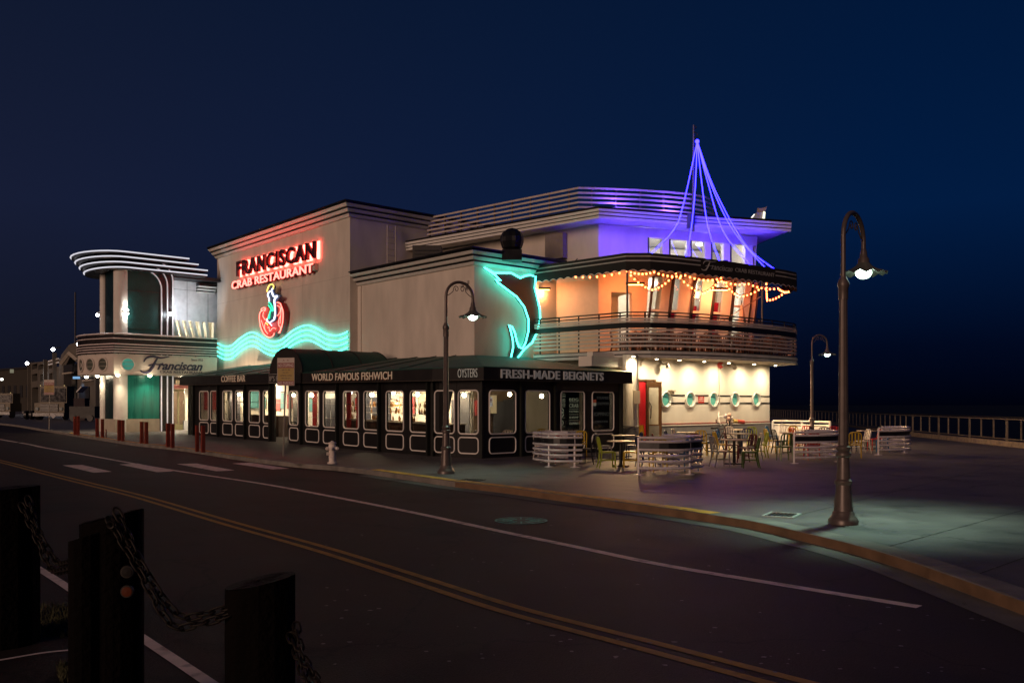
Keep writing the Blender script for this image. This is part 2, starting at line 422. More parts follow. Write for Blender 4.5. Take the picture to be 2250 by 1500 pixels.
# brown dirt/paint band on the curb face is the curb's own colour near the camera
red = mat('brown_curb_face', (.17, .10, .055), .75, var=.3, vs=3)
st0, st1 = CURB.s(1000), CURB.L-3
q_ = [st0]+[q for q in CURB.S if st0 < q < st1]+[st1]; mb = MB()
for q in q_:
    for z_ in (-.12, .0):
        v = CURB.P(q, z_, .004); v.z += gz(v.x, v.y); mb.v.append(v)
for i in range(len(q_)-1): mb.f.append((2*i, 2*i+1, 2*i+3, 2*i+2))
mb.build('painted_curb_face', red, kind='structure')
def line_px(name, pts, wd, m, dz=-.126):
    P = Path([(v.x, v.y) for v in spline([Vector((*ground(a, b, -.13), 0)) for a, b in pts], 6)]); return strip(P, 0, P.L, -wd/2, wd/2, dz).build(name, m, kind='structure')
wl = mat('worn_white_paint', (.80, .66, .58), .7, var=.2, vs=4, spots=6)
line_px('white_lane_line', [(-300, 916), (0, 965), (80, 980), (200, 1001), (400, 1036), (567, 1061), (700, 1085), (900, 1124), (1086, 1164), (1270, 1202), (1458, 1241), (1740, 1288), (2020, 1333)], .15, wl)
yl = mat('double_yellow_paint', (.40, .22, .03), .75, var=.35, vs=5, spots=5)
dy = [(-300, 960), (-100, 992), (0, 1013), (93, 1037), (200, 1064), (311, 1092), (500, 1148), (700, 1204), (900, 1267), (1113, 1336), (1389, 1409), (1733, 1500), (2200, 1620)]
Pd = Path([(v.x, v.y) for v in spline([Vector((*ground(a, b, -.13), 0)) for a, b in dy], 6)])
for nn in (-.11, .11): strip(Pd, 0, Pd.L, nn-.05, nn+.05, -.126).build('yellow_centre_line', yl, kind='structure')
line_px('white_bay_line', [(-120, 1128), (75, 1243), (190, 1318), (311, 1400), (475, 1510), (600, 1600)], .10, wl)
line_px('white_bay_line', [(-200, 1484), (0, 1450), (95, 1434), (165, 1427)], .04, wl)
for qd in ([(137,1022),(180,1021),(246,1036),(205,1038)], [(262,1020),(303,1018),(381,1035),(345,1037)], [(388,1019),(432,1018),(516,1033),(476,1035)], [(510,1018),(550,1016),(636,1029),(600,1031)]):
    mb = MB()
    for a, b in qd: x, y = ground(a, b, -.13); mb.v.append(Vector((x, y, -.125+gz(x, y))))
    mb.f.append((0, 1, 2, 3)); mb.build('crosswalk_bar', wl, kind='structure')
# plaza joints: shallow dark grooves
jm = mat('joint_dirt', (.02, .018, .017), .9)
for a, b in (((1935, 1205), (2250, 1120)), ((2125, 1270), (2250, 1225)), ((1300, 1060), (1640, 1100)), ((1560, 1075), (2250, 1040)), ((1640, 1100), (2250, 1130)), ((1100, 1040), (1420, 1052)), ((430, 975), (780, 1012)), ((1760, 1130), (2250, 1010))):
    P = Path([ground(*a), ground(*b)]); strip(P, 0, P.L, -.008, .008, .004).build('paving_joint', jm, kind='structure')
# manhole cover
x, y = ground(1145, 1144, -.13); t = thing('manhole_cover', 'round patterned greenish iron manhole cover set in the dark road', 'manhole cover', (x, y, -.13))
gm = mat('verdigris_iron', (.07, .34, .29), .55, .2, bump=.4)
mb = MB()
for r0, r1 in ((.44, .41), (.31, .295), (.18, .17)):
    n = 32; o = len(mb.v)
    for i in range(n):
        a = 2*math.pi*i/n
        for r_, z_ in ((r0, .012), (r1, .012)): mb.v.append(Vector((x+r_*math.cos(a), y+r_*math.sin(a), -.13+z_)))
    for i in range(n): j = (i+1) % n; mb.f.append((o+2*i, o+2*i+1, o+2*j+1, o+2*j))
mb.build('ring', gm, t)
MB().lathe([(.44, 0), (.44, .008), (.02, .009)], (x, y, -.13), 32).build('cover', mat('dark_iron', (.03, .05, .045), .6, .2), t)
for i in range(12):
    a = 2*math.pi*i/12; M = Matrix.Translation((x, y, -.13)) @ Matrix.Rotation(a, 4, 'Z')
    MB().box((.15, -.012, .008), (.41, .012, .014), M).build('rib', gm, t)
# plaza grates
def grate(px, py, wx, wy, ang, rim, lab):
    x, y = ground(px, py); t = thing('drain_grate', lab, 'drain', (x, y, 0)); M = Matrix.Translation((x, y, 0)) @ Matrix.Rotation(ang, 4, 'Z')
    mb = MB()
    for a in ((-wx/2, -wy/2, -wx/2+.04, wy/2), (wx/2-.04, -wy/2, wx/2, wy/2), (-wx/2+.04, -wy/2, wx/2-.04, -wy/2+.04), (-wx/2+.04, wy/2-.04, wx/2-.04, wy/2)): mb.box((a[0], a[1], .002), (a[2], a[3], .02), M)
    mb.build('frame', rim, t)
    MB().box((-wx/2+.04, -wy/2+.04, .002), (wx/2-.04, wy/2-.04, .006), M).build('opening', mat('pit_black', (.004, .004, .004), .9, var=0), t)
    for i in range(7):
        xx = -wx/2+.04+(wx-.08)*(i+.5)/7; MB().box((xx-.008, -wy/2+.04, .006), (xx+.008, wy/2-.04, .016), M).build('bar', steel, t)
grate(1718, 1132, .50, .62, math.radians(-30), mat('pale_rim', (.35, .36, .34), .6), 'small dark drain grate with pale rim in the paving left of the near lamp')
grate(1035, 1055, .55, .5, math.radians(-20), steel(), 'dark drain grate in the pavement beside the middle lamp post')
# small litter stains / gum spots
mb = MB()
for i in range(150):
    px = random.uniform(700, 2250); py = random.uniform(1060, 1480); onroad = py > 1100+(px-1223)*.20
    x, y = ground(px, py, -.13 if onroad else 0)
    if onroad and CURB.s(px) and False: pass
    z_ = (-.124 if onroad else .006); r_ = random.uniform(.008, .022); nn = 5; o = len(mb.v)
    for j in range(nn): a = 2*math.pi*j/nn; mb.v.append(Vector((x+r_*math.cos(a)*random.uniform(.6, 1.8), y+r_*math.sin(a), z_)))
    mb.f.append(tuple(o+j for j in range(nn)))
mb.build('gum_spots', mat('pale_gum', (.22, .21, .2), .8), kind='stuff', label='scattered pale gum spots and crumbs on road and paving')
# old repairs in the asphalt: slightly proud darker patches and tar seams
pat = mat('asphalt_patch', (.013, .010, .009), .85, var=.3, vs=3, bump=.8, bs=80); tar = mat('tar_seam', (.008, .006, .005), .95, var=.2, spec=.05)
for qd in () and ([(900,1150),(1010,1170),(930,1196),(815,1173)], [(1330,1290),(1480,1330),(1400,1372),(1240,1325)], [(560,1085),(640,1100),(590,1118),(505,1100)], [(1560,1180),(1640,1196),(1600,1212),(1515,1195)]):
    mb = MB()
    for a, b in qd: x, y = ground(a, b, -.13); mb.v.append(Vector((x, y, -.1275+gz(x, y))))
    mb.f.append((0, 1, 2, 3)); mb.build('asphalt_patch', pat, kind='structure')
for sd, pts in enumerate(() and ([(350,1130),(620,1190),(900,1290),(1200,1420),(1400,1500)], [(700,1110),(860,1240),(980,1330),(1060,1480)], [(1150,1230),(1300,1250),(1520,1330),(1800,1400),(2100,1440)], [(420,1240),(640,1230),(820,1210),(1000,1215)], [(1700,1230),(1640,1290),(1660,1380),(1600,1500)])):
    rnd = random.Random(sd); c = spline([Vector((*ground(a, b, -.13), 0)) for a, b in pts], 14); c = [(v.x+rnd.uniform(-.05, .05), v.y+rnd.uniform(-.05, .05)) for v in c]
    if sd in (1, 4): continue
    P = Path(c); strip(P, 0, P.L, -.014, .014, -.1268).build('tar_seam', tar, kind='structure')
# ================================================================== FENCE on the quay
FF = Path([(21.2+1.3, 130), (27.2, 73), (22.8, 50.9), (21.2, 36.9), (20.3, 28), (19.4, 14)])
FF = Path([(34, 160), (31, 106), (27, 73), (22.8, 50.9), (21.2, 36.9), (20.3, 28), (19.4, 14)])
fm = mat('tarnished_rail', (.17, .14, .10), .55, .1, var=.3, vs=6)
t = thing('quay_railing', 'long low metal railing with thin posts along the dark waterfront edge', 'railing', (22.8, 50.9, 0))
MB().sweep(FF, [(-.2, 0), (.15, 0), (.15, .22), (-.2, .22)]).build('curb_wall', mat('quay_kerb', (.26, .2, .14), .85, var=.35, vs=4, bump=.5, bs=20), t)
MB().sweep(FF, [(-.03, 1.14), (.05, 1.14), (.05, 1.19), (-.03, 1.19)]).build('top_rail', fm, t)
MB().sweep(FF, [(-.06, 1.22), (.03, 1.22), (.03, 1.27), (-.06, 1.27)]).build('dark_cap_rail', mat('dark_rail', (.02, .016, .012), .5), t)
MB().sweep(FF, [(-.02, .29), (.02, .29), (.02, .33), (-.02, .33)]).build('bottom_rail', fm, t)
s_ = 1.0; i = 0
pmesh = None
while s_ < FF.L:
    big = i % 3 == 0; h = .055 if big else .018
    MB().wbox(FF, s_-h, s_+h, .22 if big else .33, 1.2 if big else 1.14, -.03, .03).build('post' if big else 'baluster', fm, t)
    s_ += 1.35; i += 1
# ================================================================== STREET LAMPS
def street_lamp(px, py, H, adir, arm, label, es):
    x, y = ground(px, py); g = gz(x, y); t = thing('street_lamp', label, 'street lamp', (x, y, g), 0, 'green white lamp posts on the waterfront')
    k = H/4.85; m = mat('lamp_post_paint', (.115, .088, .078), .38, .25, var=.15, vs=8)
    c = (x, y, g)
    MB().lathe([(.225*k, 0), (.225*k, .06*k), (.20*k, .10*k), (.17*k, .13*k), (.165*k, .17*k), (.145*k, .20*k)], c, 24).build('base', m, t, True)
    MB().lathe([(.145*k, .20*k), (.112*k, .60*k)], c, 24, .04).build('pedestal', m, t, True)
    MB().lathe([(.112*k, .60*k), (.128*k, .62*k), (.128*k, .66*k), (.10*k, .69*k), (.092*k, .95*k), (.085*k, 1.02*k), (.115*k, 1.05*k), (.115*k, 1.09*k), (.085*k, 1.12*k), (.105*k, 1.15*k), (.105*k, 1.18*k), (.078*k, 1.21*k)], c, 24).build('collar', m, t, True)
    MB().lathe([(.078*k, 1.21*k), (.062*k, 3.45*k)], c, 20, .06).build('shaft', m, t, True)
    MB().lathe([(.072*k, 3.45*k), (.072*k, 3.62*k), (.088*k, 3.66*k), (.088*k, 3.70*k), (.045*k, 3.80*k)], c, 20).build('coupling', m, t, True)
    A = Vector((*adir, 0)).normalized(); R = arm/2; zt = H-R
    pts = [Vector((x, y, g+3.78*k)), Vector((x, y, g+zt-.01))]+[Vector((x, y, g+zt))+A*(R-R*math.cos(a))+Vector((0, 0, R*math.sin(a))) for a in [math.pi*i/14 for i in range(1, 15)]]
    E = pts[-1]; pts.append(E-Vector((0, 0, .12)))
    MB().tube(pts, .037*k, 10).build('arm', m, t, True)
    # scrollwork
    Cc = Vector((x, y, g+zt))+A*R
    for sg in (-1, 1):
        sp = []
        for i in range(16):
            a = i/15*math.pi*2.3; r_ = .085*k*(1-.72*i/15)
            sp.append(Cc+A*(sg*(.09*k+r_*math.cos(a)*.9))+Vector((0, 0, .20*k+r_*math.sin(a))))
        q = [Cc+A*(sg*R*.97)+Vector((0, 0, .01)), Cc+A*(sg*R*.72)+Vector((0, 0, .06)), Cc+A*(sg*R*.48)+Vector((0, 0, .14))]
        MB().tube(q+sp, .010*k, 5).build('scroll', m, t)
    hc = E-Vector((0, 0, .12)); HZ = hc.z
    MB().lathe([(.04*k, .02), (.055*k, -.04), (.06*k, -.10*k), (.085*k, -.14*k), (.095*k, -.24*k)], hc, 16).build('neck', m, t, True)
    # scalloped flared shade
    mb = MB(); n = 48; prof = [(.09, -.20), (.13, -.255), (.20, -.305), (.28, -.345), (.36, -.375)]
    for r_, z_ in prof:
        for j in range(n):
            a = 2*math.pi*j/n; w_ = .018*math.cos(a*12)*(r_/.34)**2
            mb.v.append(hc+Vector((r_*k*(1+w_)*math.cos(a), r_*k*(1+w_)*math.sin(a), (z_+w_*1.2)*k)))
    for i in range(len(prof)-1):
        for j in range(n): a, b = i*n+j, i*n+(j+1) % n; mb.f.append((a, b, b+n, a+n))
    mb.build('shade', mat('shade_enamel', (.10, .10, .085), .45, .1), t, True)
    bm_ = glow('lamp_bulb_glow', (.72, 1.0, .80), 12)
    MB().sphere(hc+Vector((0, 0, -.36*k)), .125*k, 16, 10, (1, 1, .8)).build('bulb', bm_, t, True)
    spot('lamp_beam', hc+Vector((0, 0, -.56*k)), hc+Vector((A.x*.15, A.y*.15, -5)), es, (.62, 1.0, .76), 98, 1.0, .09, t)
    return t
L1 = street_lamp(1853, 1150, 4.75, (.67, .74), .81, 'nearest tall street lamp, standing alone at the curb on the right', 900)
L2 = street_lamp(980, 1040, 5.00, (.80, .45), .78, 'street lamp standing in front of the oysters corner of the dark pavilion', 230)
L3 = street_lamp(1784, 978, 4.85, (.95, .2), .74, 'farthest street lamp, rising behind the white curved barriers by the water', 150)
# ================================================================== MAIN BUILDING
RB = thing('restaurant_building', 'large cream art deco waterfront restaurant with neon signs, stepped blocks and ship like balcony', 'building', (*UV(37.5, 30), 0))
L1A = Vector((-18.6, 56.0))
P1 = Path([L1A, UV(37.5, 23.3)])            # tall block, street face
P1B = Path([UV(37.5, 23.3), UV(37.5, 36)])
P2 = Path([UV(37.5, 23.8), UV(28.6, 23.8)]) # lower block, street face
P2B = Path([UV(28.6, 23.8), UV(28.6, 29.5)])
st = stucco
MB().prism([L1A, UV(37.5, 23.3), UV(37.5, 38), UV(56, 39)], 0, 11.05).build('wall', st, RB, label='tall cream stucco block of the red neon sign')
MB().prism([UV(37.49, 23.8), UV(28.6, 23.8), UV(28.6, 30.5), UV(37.49, 30.5)], 0, 7.7).build('wall', st, RB, label='lower cream stucco block in front')
dk = blackp
def cornice(P, z0, z1, fl, parent, name='cornice', steps=3):
    """white bands stepping out, dark reveals between, dark coping on top"""
    h = (z1-z0)/steps
    for i in range(steps):
        n1 = fl*(i+1)/steps; n0 = fl*i/steps+.02
        MB().sweep(P, [(-.02, z0+h*i+.04), (n0+.06, z0+h*i+.04), (n1, z0+h*(i+1)-.045), (-.02, z0+h*(i+1)-.045)]).build(name, white, parent)
        MB().sweep(P, [(-.02, z0+h*(i+1)-.045), (n1-.05, z0+h*(i+1)-.045), (n1-.05, z0+h*(i+1)+.04), (-.02, z0+h*(i+1)+.04)]).build('dark_reveal', dk, parent)
    MB().sweep(P, [(-.3, z1+.04), (fl+.05, z1+.04), (fl+.05, z1+.10), (-.3, z1+.16)]).build('coping', dk, parent)
cornice(Path([L1A+Vector((-.4, 3)), L1A, UV(37.5, 23.3), UV(37.5, 37)]), 10.93, 11.55, .55, RB)
cornice(Path([UV(37.49, 23.8), UV(28.6, 23.8), UV(28.6, 29.0)]), 7.60, 8.18, .55, RB)
MB().prism([UV(37.4, 24), UV(28.9, 24), UV(28.9, 30), UV(37.4, 30)], 7.72, 8.0).build('roof', mat('dark_roofing', (.03, .028, .027), .9), RB)
# panel joints on the stucco
for py in (790,): pass
jn = mat('stucco_joint', (.36, .32, .28), .9)
for z_ in (5.9, 8.1): MB().wbox(P1, 0.02, P1.L-.02, z_, z_+.012, 0, .003).build('joint', jn, RB)
for px in (560, 665): s_ = P1.s(px); MB().wbox(P1, s_, s_+.012, 3.7, 10.9, .003, .005).build('joint', jn, RB)
# pilaster strip at the left of the lower block
MB().wbox(P2, .0, .28, 3.6, 7.6, 0, .06).build('pilaster', st, RB)
# ---- ladder on the side of the tall block
t = thing('roof_ladder', 'thin pale steel ladder fixed to the side wall of the tall block', 'ladder', P1B.P(P1B.s(860), 8.0, .25))
sm = mat('galvanised', (.38, .34, .31), .5, .4)
sa, sb = P1B.s(851, .25), P1B.s(869, .25); zt_ = P1B.z(860, 496, .25)
for q in (sa, sb): MB().tube([P1B.P(q, 7.9, .25), P1B.P(q, zt_, .25)], .035, 6).build('side_rail', sm, t)
zz = 8.1
while zz < zt_-.1: MB().tube([P1B.P(sa, zz, .25), P1B.P(sb, zz, .25)], .018, 5).build('rung', sm, t); zz += .3
# ---- upper building
C0 = Vector((3.79, 38.9)); dA = Vector((-.752, .659)); eb = Vector((.934, .358)); C1 = C0+eb*8.1
PA = Path([C0+dA*13.5, C0]); PB = Path([C0, C1]); back = Vector((-.1, 9))
PBw = PB
zF2, zC2, zF3, zC3 = 3.95, 7.55, 7.75, 9.66
warmw = mat('warm_cream_paint', (.72, .70, .66), .7, var=.05)
oran = mat('peach_wall', (.70, .50, .36), .75, var=.05)
# street side wall, levels 2 and 3, with the balcony door opening on level 2
MB().wbox(PA, 0, PA.L, 7.3, 9.7, -.25, 0).build('wall', st, RB, label='upper street side wall')
MB().wbox(PA, 0, PA.L, 3.9, 7.3, -.25, 0).build('wall', oran, RB, label='peach wall behind the balcony')
sw = PB.s(1421)
d0, d1 = PB.s(1343), PB.s(1389); dz = PB.z(1360, 642)
MB().holed(PB, [(0, 3.9), (d0, 3.9), (d0, dz), (d1, dz), (d1, 3.9), (sw-.15, 3.9), (sw+.10, 7.5), (0, 7.5)], [], -.25, 0).build('wall', oran, RB, label='peach wall with balcony door recess')
MB().wbox(PB, d0-.1, d1+.1, 3.9, dz+.2, -1.6, -1.5).build('recess_wall', mat('tan_wall', (.45, .34, .22), .8), RB)
MB().wbox(PB, d0-.1, d0, 3.9, dz+.2, -1.6, -.25).build('recess_wall', mat('tan_wall'), RB)
MB().wbox(PB, d0-.1, d1+.1, dz+.02, dz+.1, -1.6, -.25).build('recess_ceiling', mat('tan_wall'), RB)
ddm = mat('dark_door_wood', (.035, .018, .012), .5)
dr = MB().wbox(PB, d0+.05, d0+.75, 3.95, 6.3, -1.49, -1.42).build('door', ddm, RB)
MB().wbox(PB, d0+.2, d0+.6, 4.9, 6.1, -1.41, -1.40).build('pane', mat('door_glow', (.5, .4, .3), .5, em=(1, .6, .3), es=.25), dr)
w30, w31, wz0, wz1 = PB.s(1423), PB.s(1660), PB.z(1423, 600), PB.z(1423, 521)
MB().holed(PB, [(0, 7.5), (PB.L, 7.5), (PB.L+.25, 9.7), (0, 9.7)], [[(w30, 7.85), (w31, 7.85), (w31+.05, wz1), (w30, wz1)]], -.25, 0).build('wall', st, RB, label='upper wall with the ribbon of top floor windows')
# end wall returns
MB().prism([C1+Vector((-.25, 0)), C1, C1+back, C1+back+Vector((-.25, 0))], 7.5, 9.7).build('wall', st, RB)
MB().prism([C1+Vector((-.25, .3)), C1+Vector((0, .3)), C1+back, C1+back+Vector((-.25, 0))], 3.9, 7.5).build('wall', warmw, RB)
# floors / ceilings
bodyp = [C0, C1, C1+back, C0+dA*12+Vector((2, 3)), C0+dA*12]
ins = [C0+eb*.3+Vector((0, .3)), C1+Vector((-.3, .3)), C1+back, C0+dA*12+Vector((2, 3)), C0+dA*12+Vector((.3, .3))]
MB().prism(ins, 7.5, 7.72).build('floor', warmw, RB); MB().prism(ins, 3.80, 3.95).build('floor', mat('dining_floor', (.12, .08, .06), .5), RB)
# inner back walls
PI = Path([C0+Vector((.4, 4.6)), C1+Vector((0, 4.4))])
MB().wbox(PI, 0, PI.L, 3.95, 7.5, -.1, 0).build('inner_wall', mat('dining_wall', (.42, .38, .33), .8), RB)
MB().wbox(PI, 0, PI.L, 7.72, 9.66, -.1, 0).build('inner_wall', mat('upper_room_wall', (.62, .57, .5), .8), RB)
# level 2 leaning windows
def lean(s, z): return .10+.30*(z-3.95)/3.55
MBw = [(1443, 1462), (1481, 1509), (1530, 1554), (1577, 1597), (1624, 1638), (1643, 1651)]
PB2 = PB
drk = mat('window_edge_brown', (.03, .02, .016), .5)
yb, yt = 700, 612
def lbox(s0, s1, z0, z1, n0, n1, sh=.0):
    mb = MB(); vs = []
    for z_ in (z0, z1):
        o = sh*(z_-3.95)/3.55; l = .32*(z_-3.95)/3.55
        vs += [PB.P(s0+o, z_, n1+l), PB.P(s1+o, z_, n1+l), PB.P(s1+o, z_, n0+l), PB.P(s0+o, z_, n0+l)]
    mb.add(vs, [(0,3,2,1),(4,5,6,7),(0,1,5,4),(1,2,6,5),(2,3,7,6),(3,0,4,7)]); return mb
pane = glassy('window_glass', (.82, .85, .85), .05)
edges = [PB.s(1413)]
prev = PB.s(1414)
for i, (a, b) in enumerate(MBw):
    sa, sb = PB.s(a)-.12, PB.s(b)-.12
    wd = lbox(prev+.02, sa, 3.95, 7.5, -.10, -.06, .28).build('window', pane, RB)
    if sa-prev > .3:
        zt_ = 5.95 if i < 4 else 6.3
        lbox(prev+.03, sa, zt_, zt_+.10, -.06, .02, .28).build('frame', white, wd)
        lbox(prev+.02, prev+.09, 3.95, 7.5, -.05, .05, .28).build('frame', drk, wd)
    lbox(sa, sb, 3.95, 7.5, -.45, .0, .28).build('mullion', warmw, RB)
    lbox(sb, sb+.05, 3.95, 7.5, -.06, .07, .28).build('mullion_edge', drk, RB)
    prev = sb+.05
# red panels and plant inside
for a, b, z0, z1 in ((1464, 1482, 4.9, 6.0), (1512, 1529, 4.9, 6.3), (1556, 1576, 4.7, 6.5)):
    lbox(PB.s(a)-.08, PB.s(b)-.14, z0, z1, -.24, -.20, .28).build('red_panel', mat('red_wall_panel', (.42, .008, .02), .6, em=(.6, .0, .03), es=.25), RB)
tp = thing('potted_plant', 'leafy green potted plant behind the second floor window', 'plant', PB.P(PB.s(1521), 3.95, -.9))
MB().lathe([(.14, 0), (.2, .35), (.2, .4)], PB.P(PB.s(1521), 3.95, -.9), 10).build('pot', mat('clay', (.3, .12, .06), .8), tp)
mb = MB(); c_ = PB.P(PB.s(1521), 4.9, -.9)
for i in range(90):
    a = random.uniform(0, 6.28); e = random.uniform(-.2, 1.2); r_ = random.uniform(.15, .5); d = Vector((math.cos(a)*math.cos(e), math.sin(a)*math.cos(e), math.sin(e)))
    p_ = c_+d*r_; q = d.orthogonal().normalized()*.05; mb.add([p_-q, p_+d*.16-q*.2, p_+d*.2, p_+q], [(0, 1, 2, 3)])
mb.tube([c_-Vector((0, 0, .6)), c_+Vector((0, 0, .2))], .02, 5); mb.build('foliage', mat('leaf_green', (.08, .16, .03), .6), tp)
# level 3 windows
prev = w30
for a, b in ((1456, 1470), (1510, 1517), (1549, 1562), (1590, 1604), (1637, 1653)):
    sa, sb = PB.s(a), PB.s(b)
    wd = MB().wbox(PB, prev+.03, sa, 7.86, wz1-.01, -.16, -.13).build('window', pane, RB)
    MB().wbox(PB, prev+.0, prev+.07, 7.86, wz1-.01, -.12, .02).build('frame', drk, wd)
    MB().wbox(PB, sa, sb, 7.86, wz1-.01, -.22, .01).build('mullion', white, RB); prev = sb
# roof slab with stepped fascia
E0 = Vector((3.70, 37.75)); E1 = Vector((12.75, 40.7))
PR = Path([E0+dA*12.7, E0, Vector((6.27, 38.65)), Vector((9.5, 39.75)), E1])
MB().prism([*PR.p, E1+Vector((-1.0, 6)), C0+dA*12.7+Vector((2, 5))], 9.74, 10.1).build('roof', mat('soffit_white', (.62, .60, .58), .7), RB)
zz = 9.70
for i in range(3):
    MB().sweep(PR, [(0, zz), (.07+.02*i, zz+.0), (.09+.02*i, zz+.105), (0, zz+.105)]).build('fascia_band', white, RB)
    MB().sweep(PR, [(0, zz+.105), (.05, zz+.105), (.05, zz+.15), (0, zz+.15)]).build('dark_reveal', dk, RB); zz += .15
MB().sweep(PR, [(-.2, zz), (.12, zz), (.12, zz+.05), (-.2, zz+.07)]).build('coping', dk, RB)
# roof deck railing
PT = Path([(3+dA.x*9.9, 40+dA.y*9.9), (3, 40), (4.3, 40.15), (5.7, 40.4), (7.0, 40.75), (8.26, 41.2), (9.1, 41.8), (9.8, 42.7), (10.1, 44.5)])
rr_t = thing('roof_deck_railing', 'long curved roof deck railing of white horizontal slats above the top floor', 'railing', (3, 40, 10.1))
for i in range(6):
    z_ = 10.42+i*.215; MB().sweep(PT, [(0, z_), (.035, z_), (.035, z_+.085), (0, z_+.085)]).build('slat', mat('aged_white_slat', (.55, .47, .42), .6), rr_t)
s_ = .15
while s_ < PT.L: MB().wbox(PT, s_-.035, s_+.035, 10.1, 11.6, -.08, -.003).build('post', mat('dark_post', (.05, .04, .04), .6), rr_t); s_ += 1.15
# rooftop kit
t = thing('roof_vent', 'black ribbed ball shaped roof vent on a square base on the lower roof', 'roof vent', at(1125, 560, 37.9))
q = at(1125, 527, 37.9)
MB().box((q.x-.42, q.y-.4, 7.9), (q.x+.42, q.y+.4, 8.35)).build('base', mat('vent_black', (.012, .012, .014), .35, .3), t)
MB().lathe([(.3, 8.35-q.z), (.42, -.35), (.5, -.1), (.5, .1), (.42, .3), (.22, .45), (.05, .5)], q, 20, .07).build('turbine', mat('vent_black'), t)
t = thing('rooftop_unit', 'boxy grey equipment unit with vent slats on the left of the lower roof', 'rooftop unit', at(925, 560, 41))
q = at(935, 555, 41); MB().box((q.x-.55, q.y-.5, 7.9), (q.x+.75, q.y+.6, 9.05)).build('housing', mat('unit_grey', (.05, .045, .04), .7), t)
for i in range(5): MB().box((q.x-.45, q.y-.54, 8.15+i*.16), (q.x+.65, q.y-.5, 8.21+i*.16)).build('slat', mat('unit_dark', (.015, .015, .015), .6), t)
t = thing('wall_air_unit', 'small grey air unit hung on the upper street side wall', 'air unit', PA.P(PA.s(1217), 8.0, .1))
sa, sb = PA.s(1199, .3), PA.s(1238, .3); MB().wbox(PA, sa, sb, PA.z(1217, 572), PA.z(1217, 517), .02, .35).build('housing', mat('air_unit', (.22, .19, .18), .7), t)
MB().tube([PA.P(sa-.3, 8.2, .1), PA.P(sa-.1, 8.0, .25), PA.P(sb+.3, 7.95, .2), PA.P(sb+.6, 8.3, .05)], .02, 5).build('pipe', steel, t)
# lit rooftop hood at the right
t = thing('rooftop_hood', 'tilted rooftop hood with lit white edges at the right end of the roof', 'rooftop hood', (11.0, 41.6, 10.2))
def pq(pts, Z0, Z1, name, m, parent):
    mb = MB(); n = len(pts); mb.v = [at(a, b, Z0) for a, b in pts]+[at(a, b, Z0)+Vector((0, Z1-Z0, 0)) for a, b in pts]
    mb.f = [tuple(range(n)), tuple(range(2*n-1, n-1, -1))]+[(i, (i+1) % n, n+(i+1) % n, n+i) for i in range(n)]; return mb.build(name, m, parent)
pq([(1650, 486), (1661, 468), (1678, 465), (1676, 486)], 41.2, 42.0, 'panel', mat('hood_panel', (.3, .28, .3), .6), t)
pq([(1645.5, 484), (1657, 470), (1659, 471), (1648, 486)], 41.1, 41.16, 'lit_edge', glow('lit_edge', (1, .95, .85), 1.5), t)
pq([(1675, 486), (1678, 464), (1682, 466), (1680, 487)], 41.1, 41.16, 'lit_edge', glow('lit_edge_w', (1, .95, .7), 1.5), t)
pq([(1664, 468), (1665, 457), (1671, 458), (1683, 455), (1686, 453), (1682, 463)], 41.3, 41.4, 'flap', mat('flap_tan', (.35, .26, .2), .8), t)
# ================================================================== LOWER LEVEL WHITE WALL
PW = Path([UV(24.1, 26.2), UV(24.1, 39.15)])
hs = []; pcs = []
for px in (1462, 1515.5, 1566.5, 1614, 1660.5):
    pcs.append((PW.s(px), PW.z(px, 877.5)))
dw0, dw1 = PW.s(1402), PW.s(1438); dzt = PW.z(1420, 837)
outer = [(0, 0), (dw0, 0), (dw0, dzt), (dw1, dzt), (dw1, 0), (PW.L, 0), (PW.L, 3.9), (0, 3.9)]
MB().holed(PW, outer, [ell(a, b, .29, .29) for a, b in pcs], -.3, 0).build('wall', mat('bright_white_wall', (.74, .70, .62), .75, var=.10, vs=.9, bump=.25, bs=30, streak=.3), RB, label='white ground floor wall with five portholes')
MB().prism([UV(24.4, 39.15), UV(24.1, 39.15), UV(32, 39.2), UV(32, 38.9)], 0, 3.9).build('wall', st, RB)
MB().wbox(PW, dw1, PW.L-.0, .02, .86, 0, .05).build('base_band', mat('blue_grey_base', (.16, .165, .18), .7, var=.12), RB)
MB().wbox(PW, 0, dw0, .02, .86, 0, .05).build('base_band', mat('blue_grey_base'), RB)
MB().wbox(PW, dw1, PW.L, .86, .90, 0, .07).build('trim_line', white, RB)
MB().wbox(PW, dw1, PW.L, .93, .965, 0, .04).build('red_line', mat('red_trim', (.28, .04, .03), .6), RB)
zb = PW.z(1560, 868); zb2 = PW.z(1560, 885)
ends = [dw1+.05]+[x for a, b in pcs for x in (a-.37, a+.37)]+[PW.L]
for i in range(0, len(ends), 2):
    if ends[i+1]-ends[i] > .1:
        for z_ in (2.20, 1.86): MB().wbox(PW, ends[i], ends[i+1], z_-.028, z_+.028, 0, .02).build('black_stripe', dk, RB)
seafoam = mat('seafoam_glass', (.10, .36, .28), .3, em=(.10, .40, .30), es=.30)
for a, b in pcs:
    wd = thing_part = MB().tube([PW.P(x, z_, .05) for x, z_ in ell(a, b, .325, .325, 28)], .04, 8, True).build('porthole', white, RB, True)
    MB().plate(PW, ell(a, b, .285, .285), -.07, -.04).build('pane', seafoam, wd)
    MB().wbox(PW, a-.20, a+.20, b+.10, b+.13, -.038, -.03).build('blind_edge', mat('dark_blind', (.1, .22, .17), .6), wd)
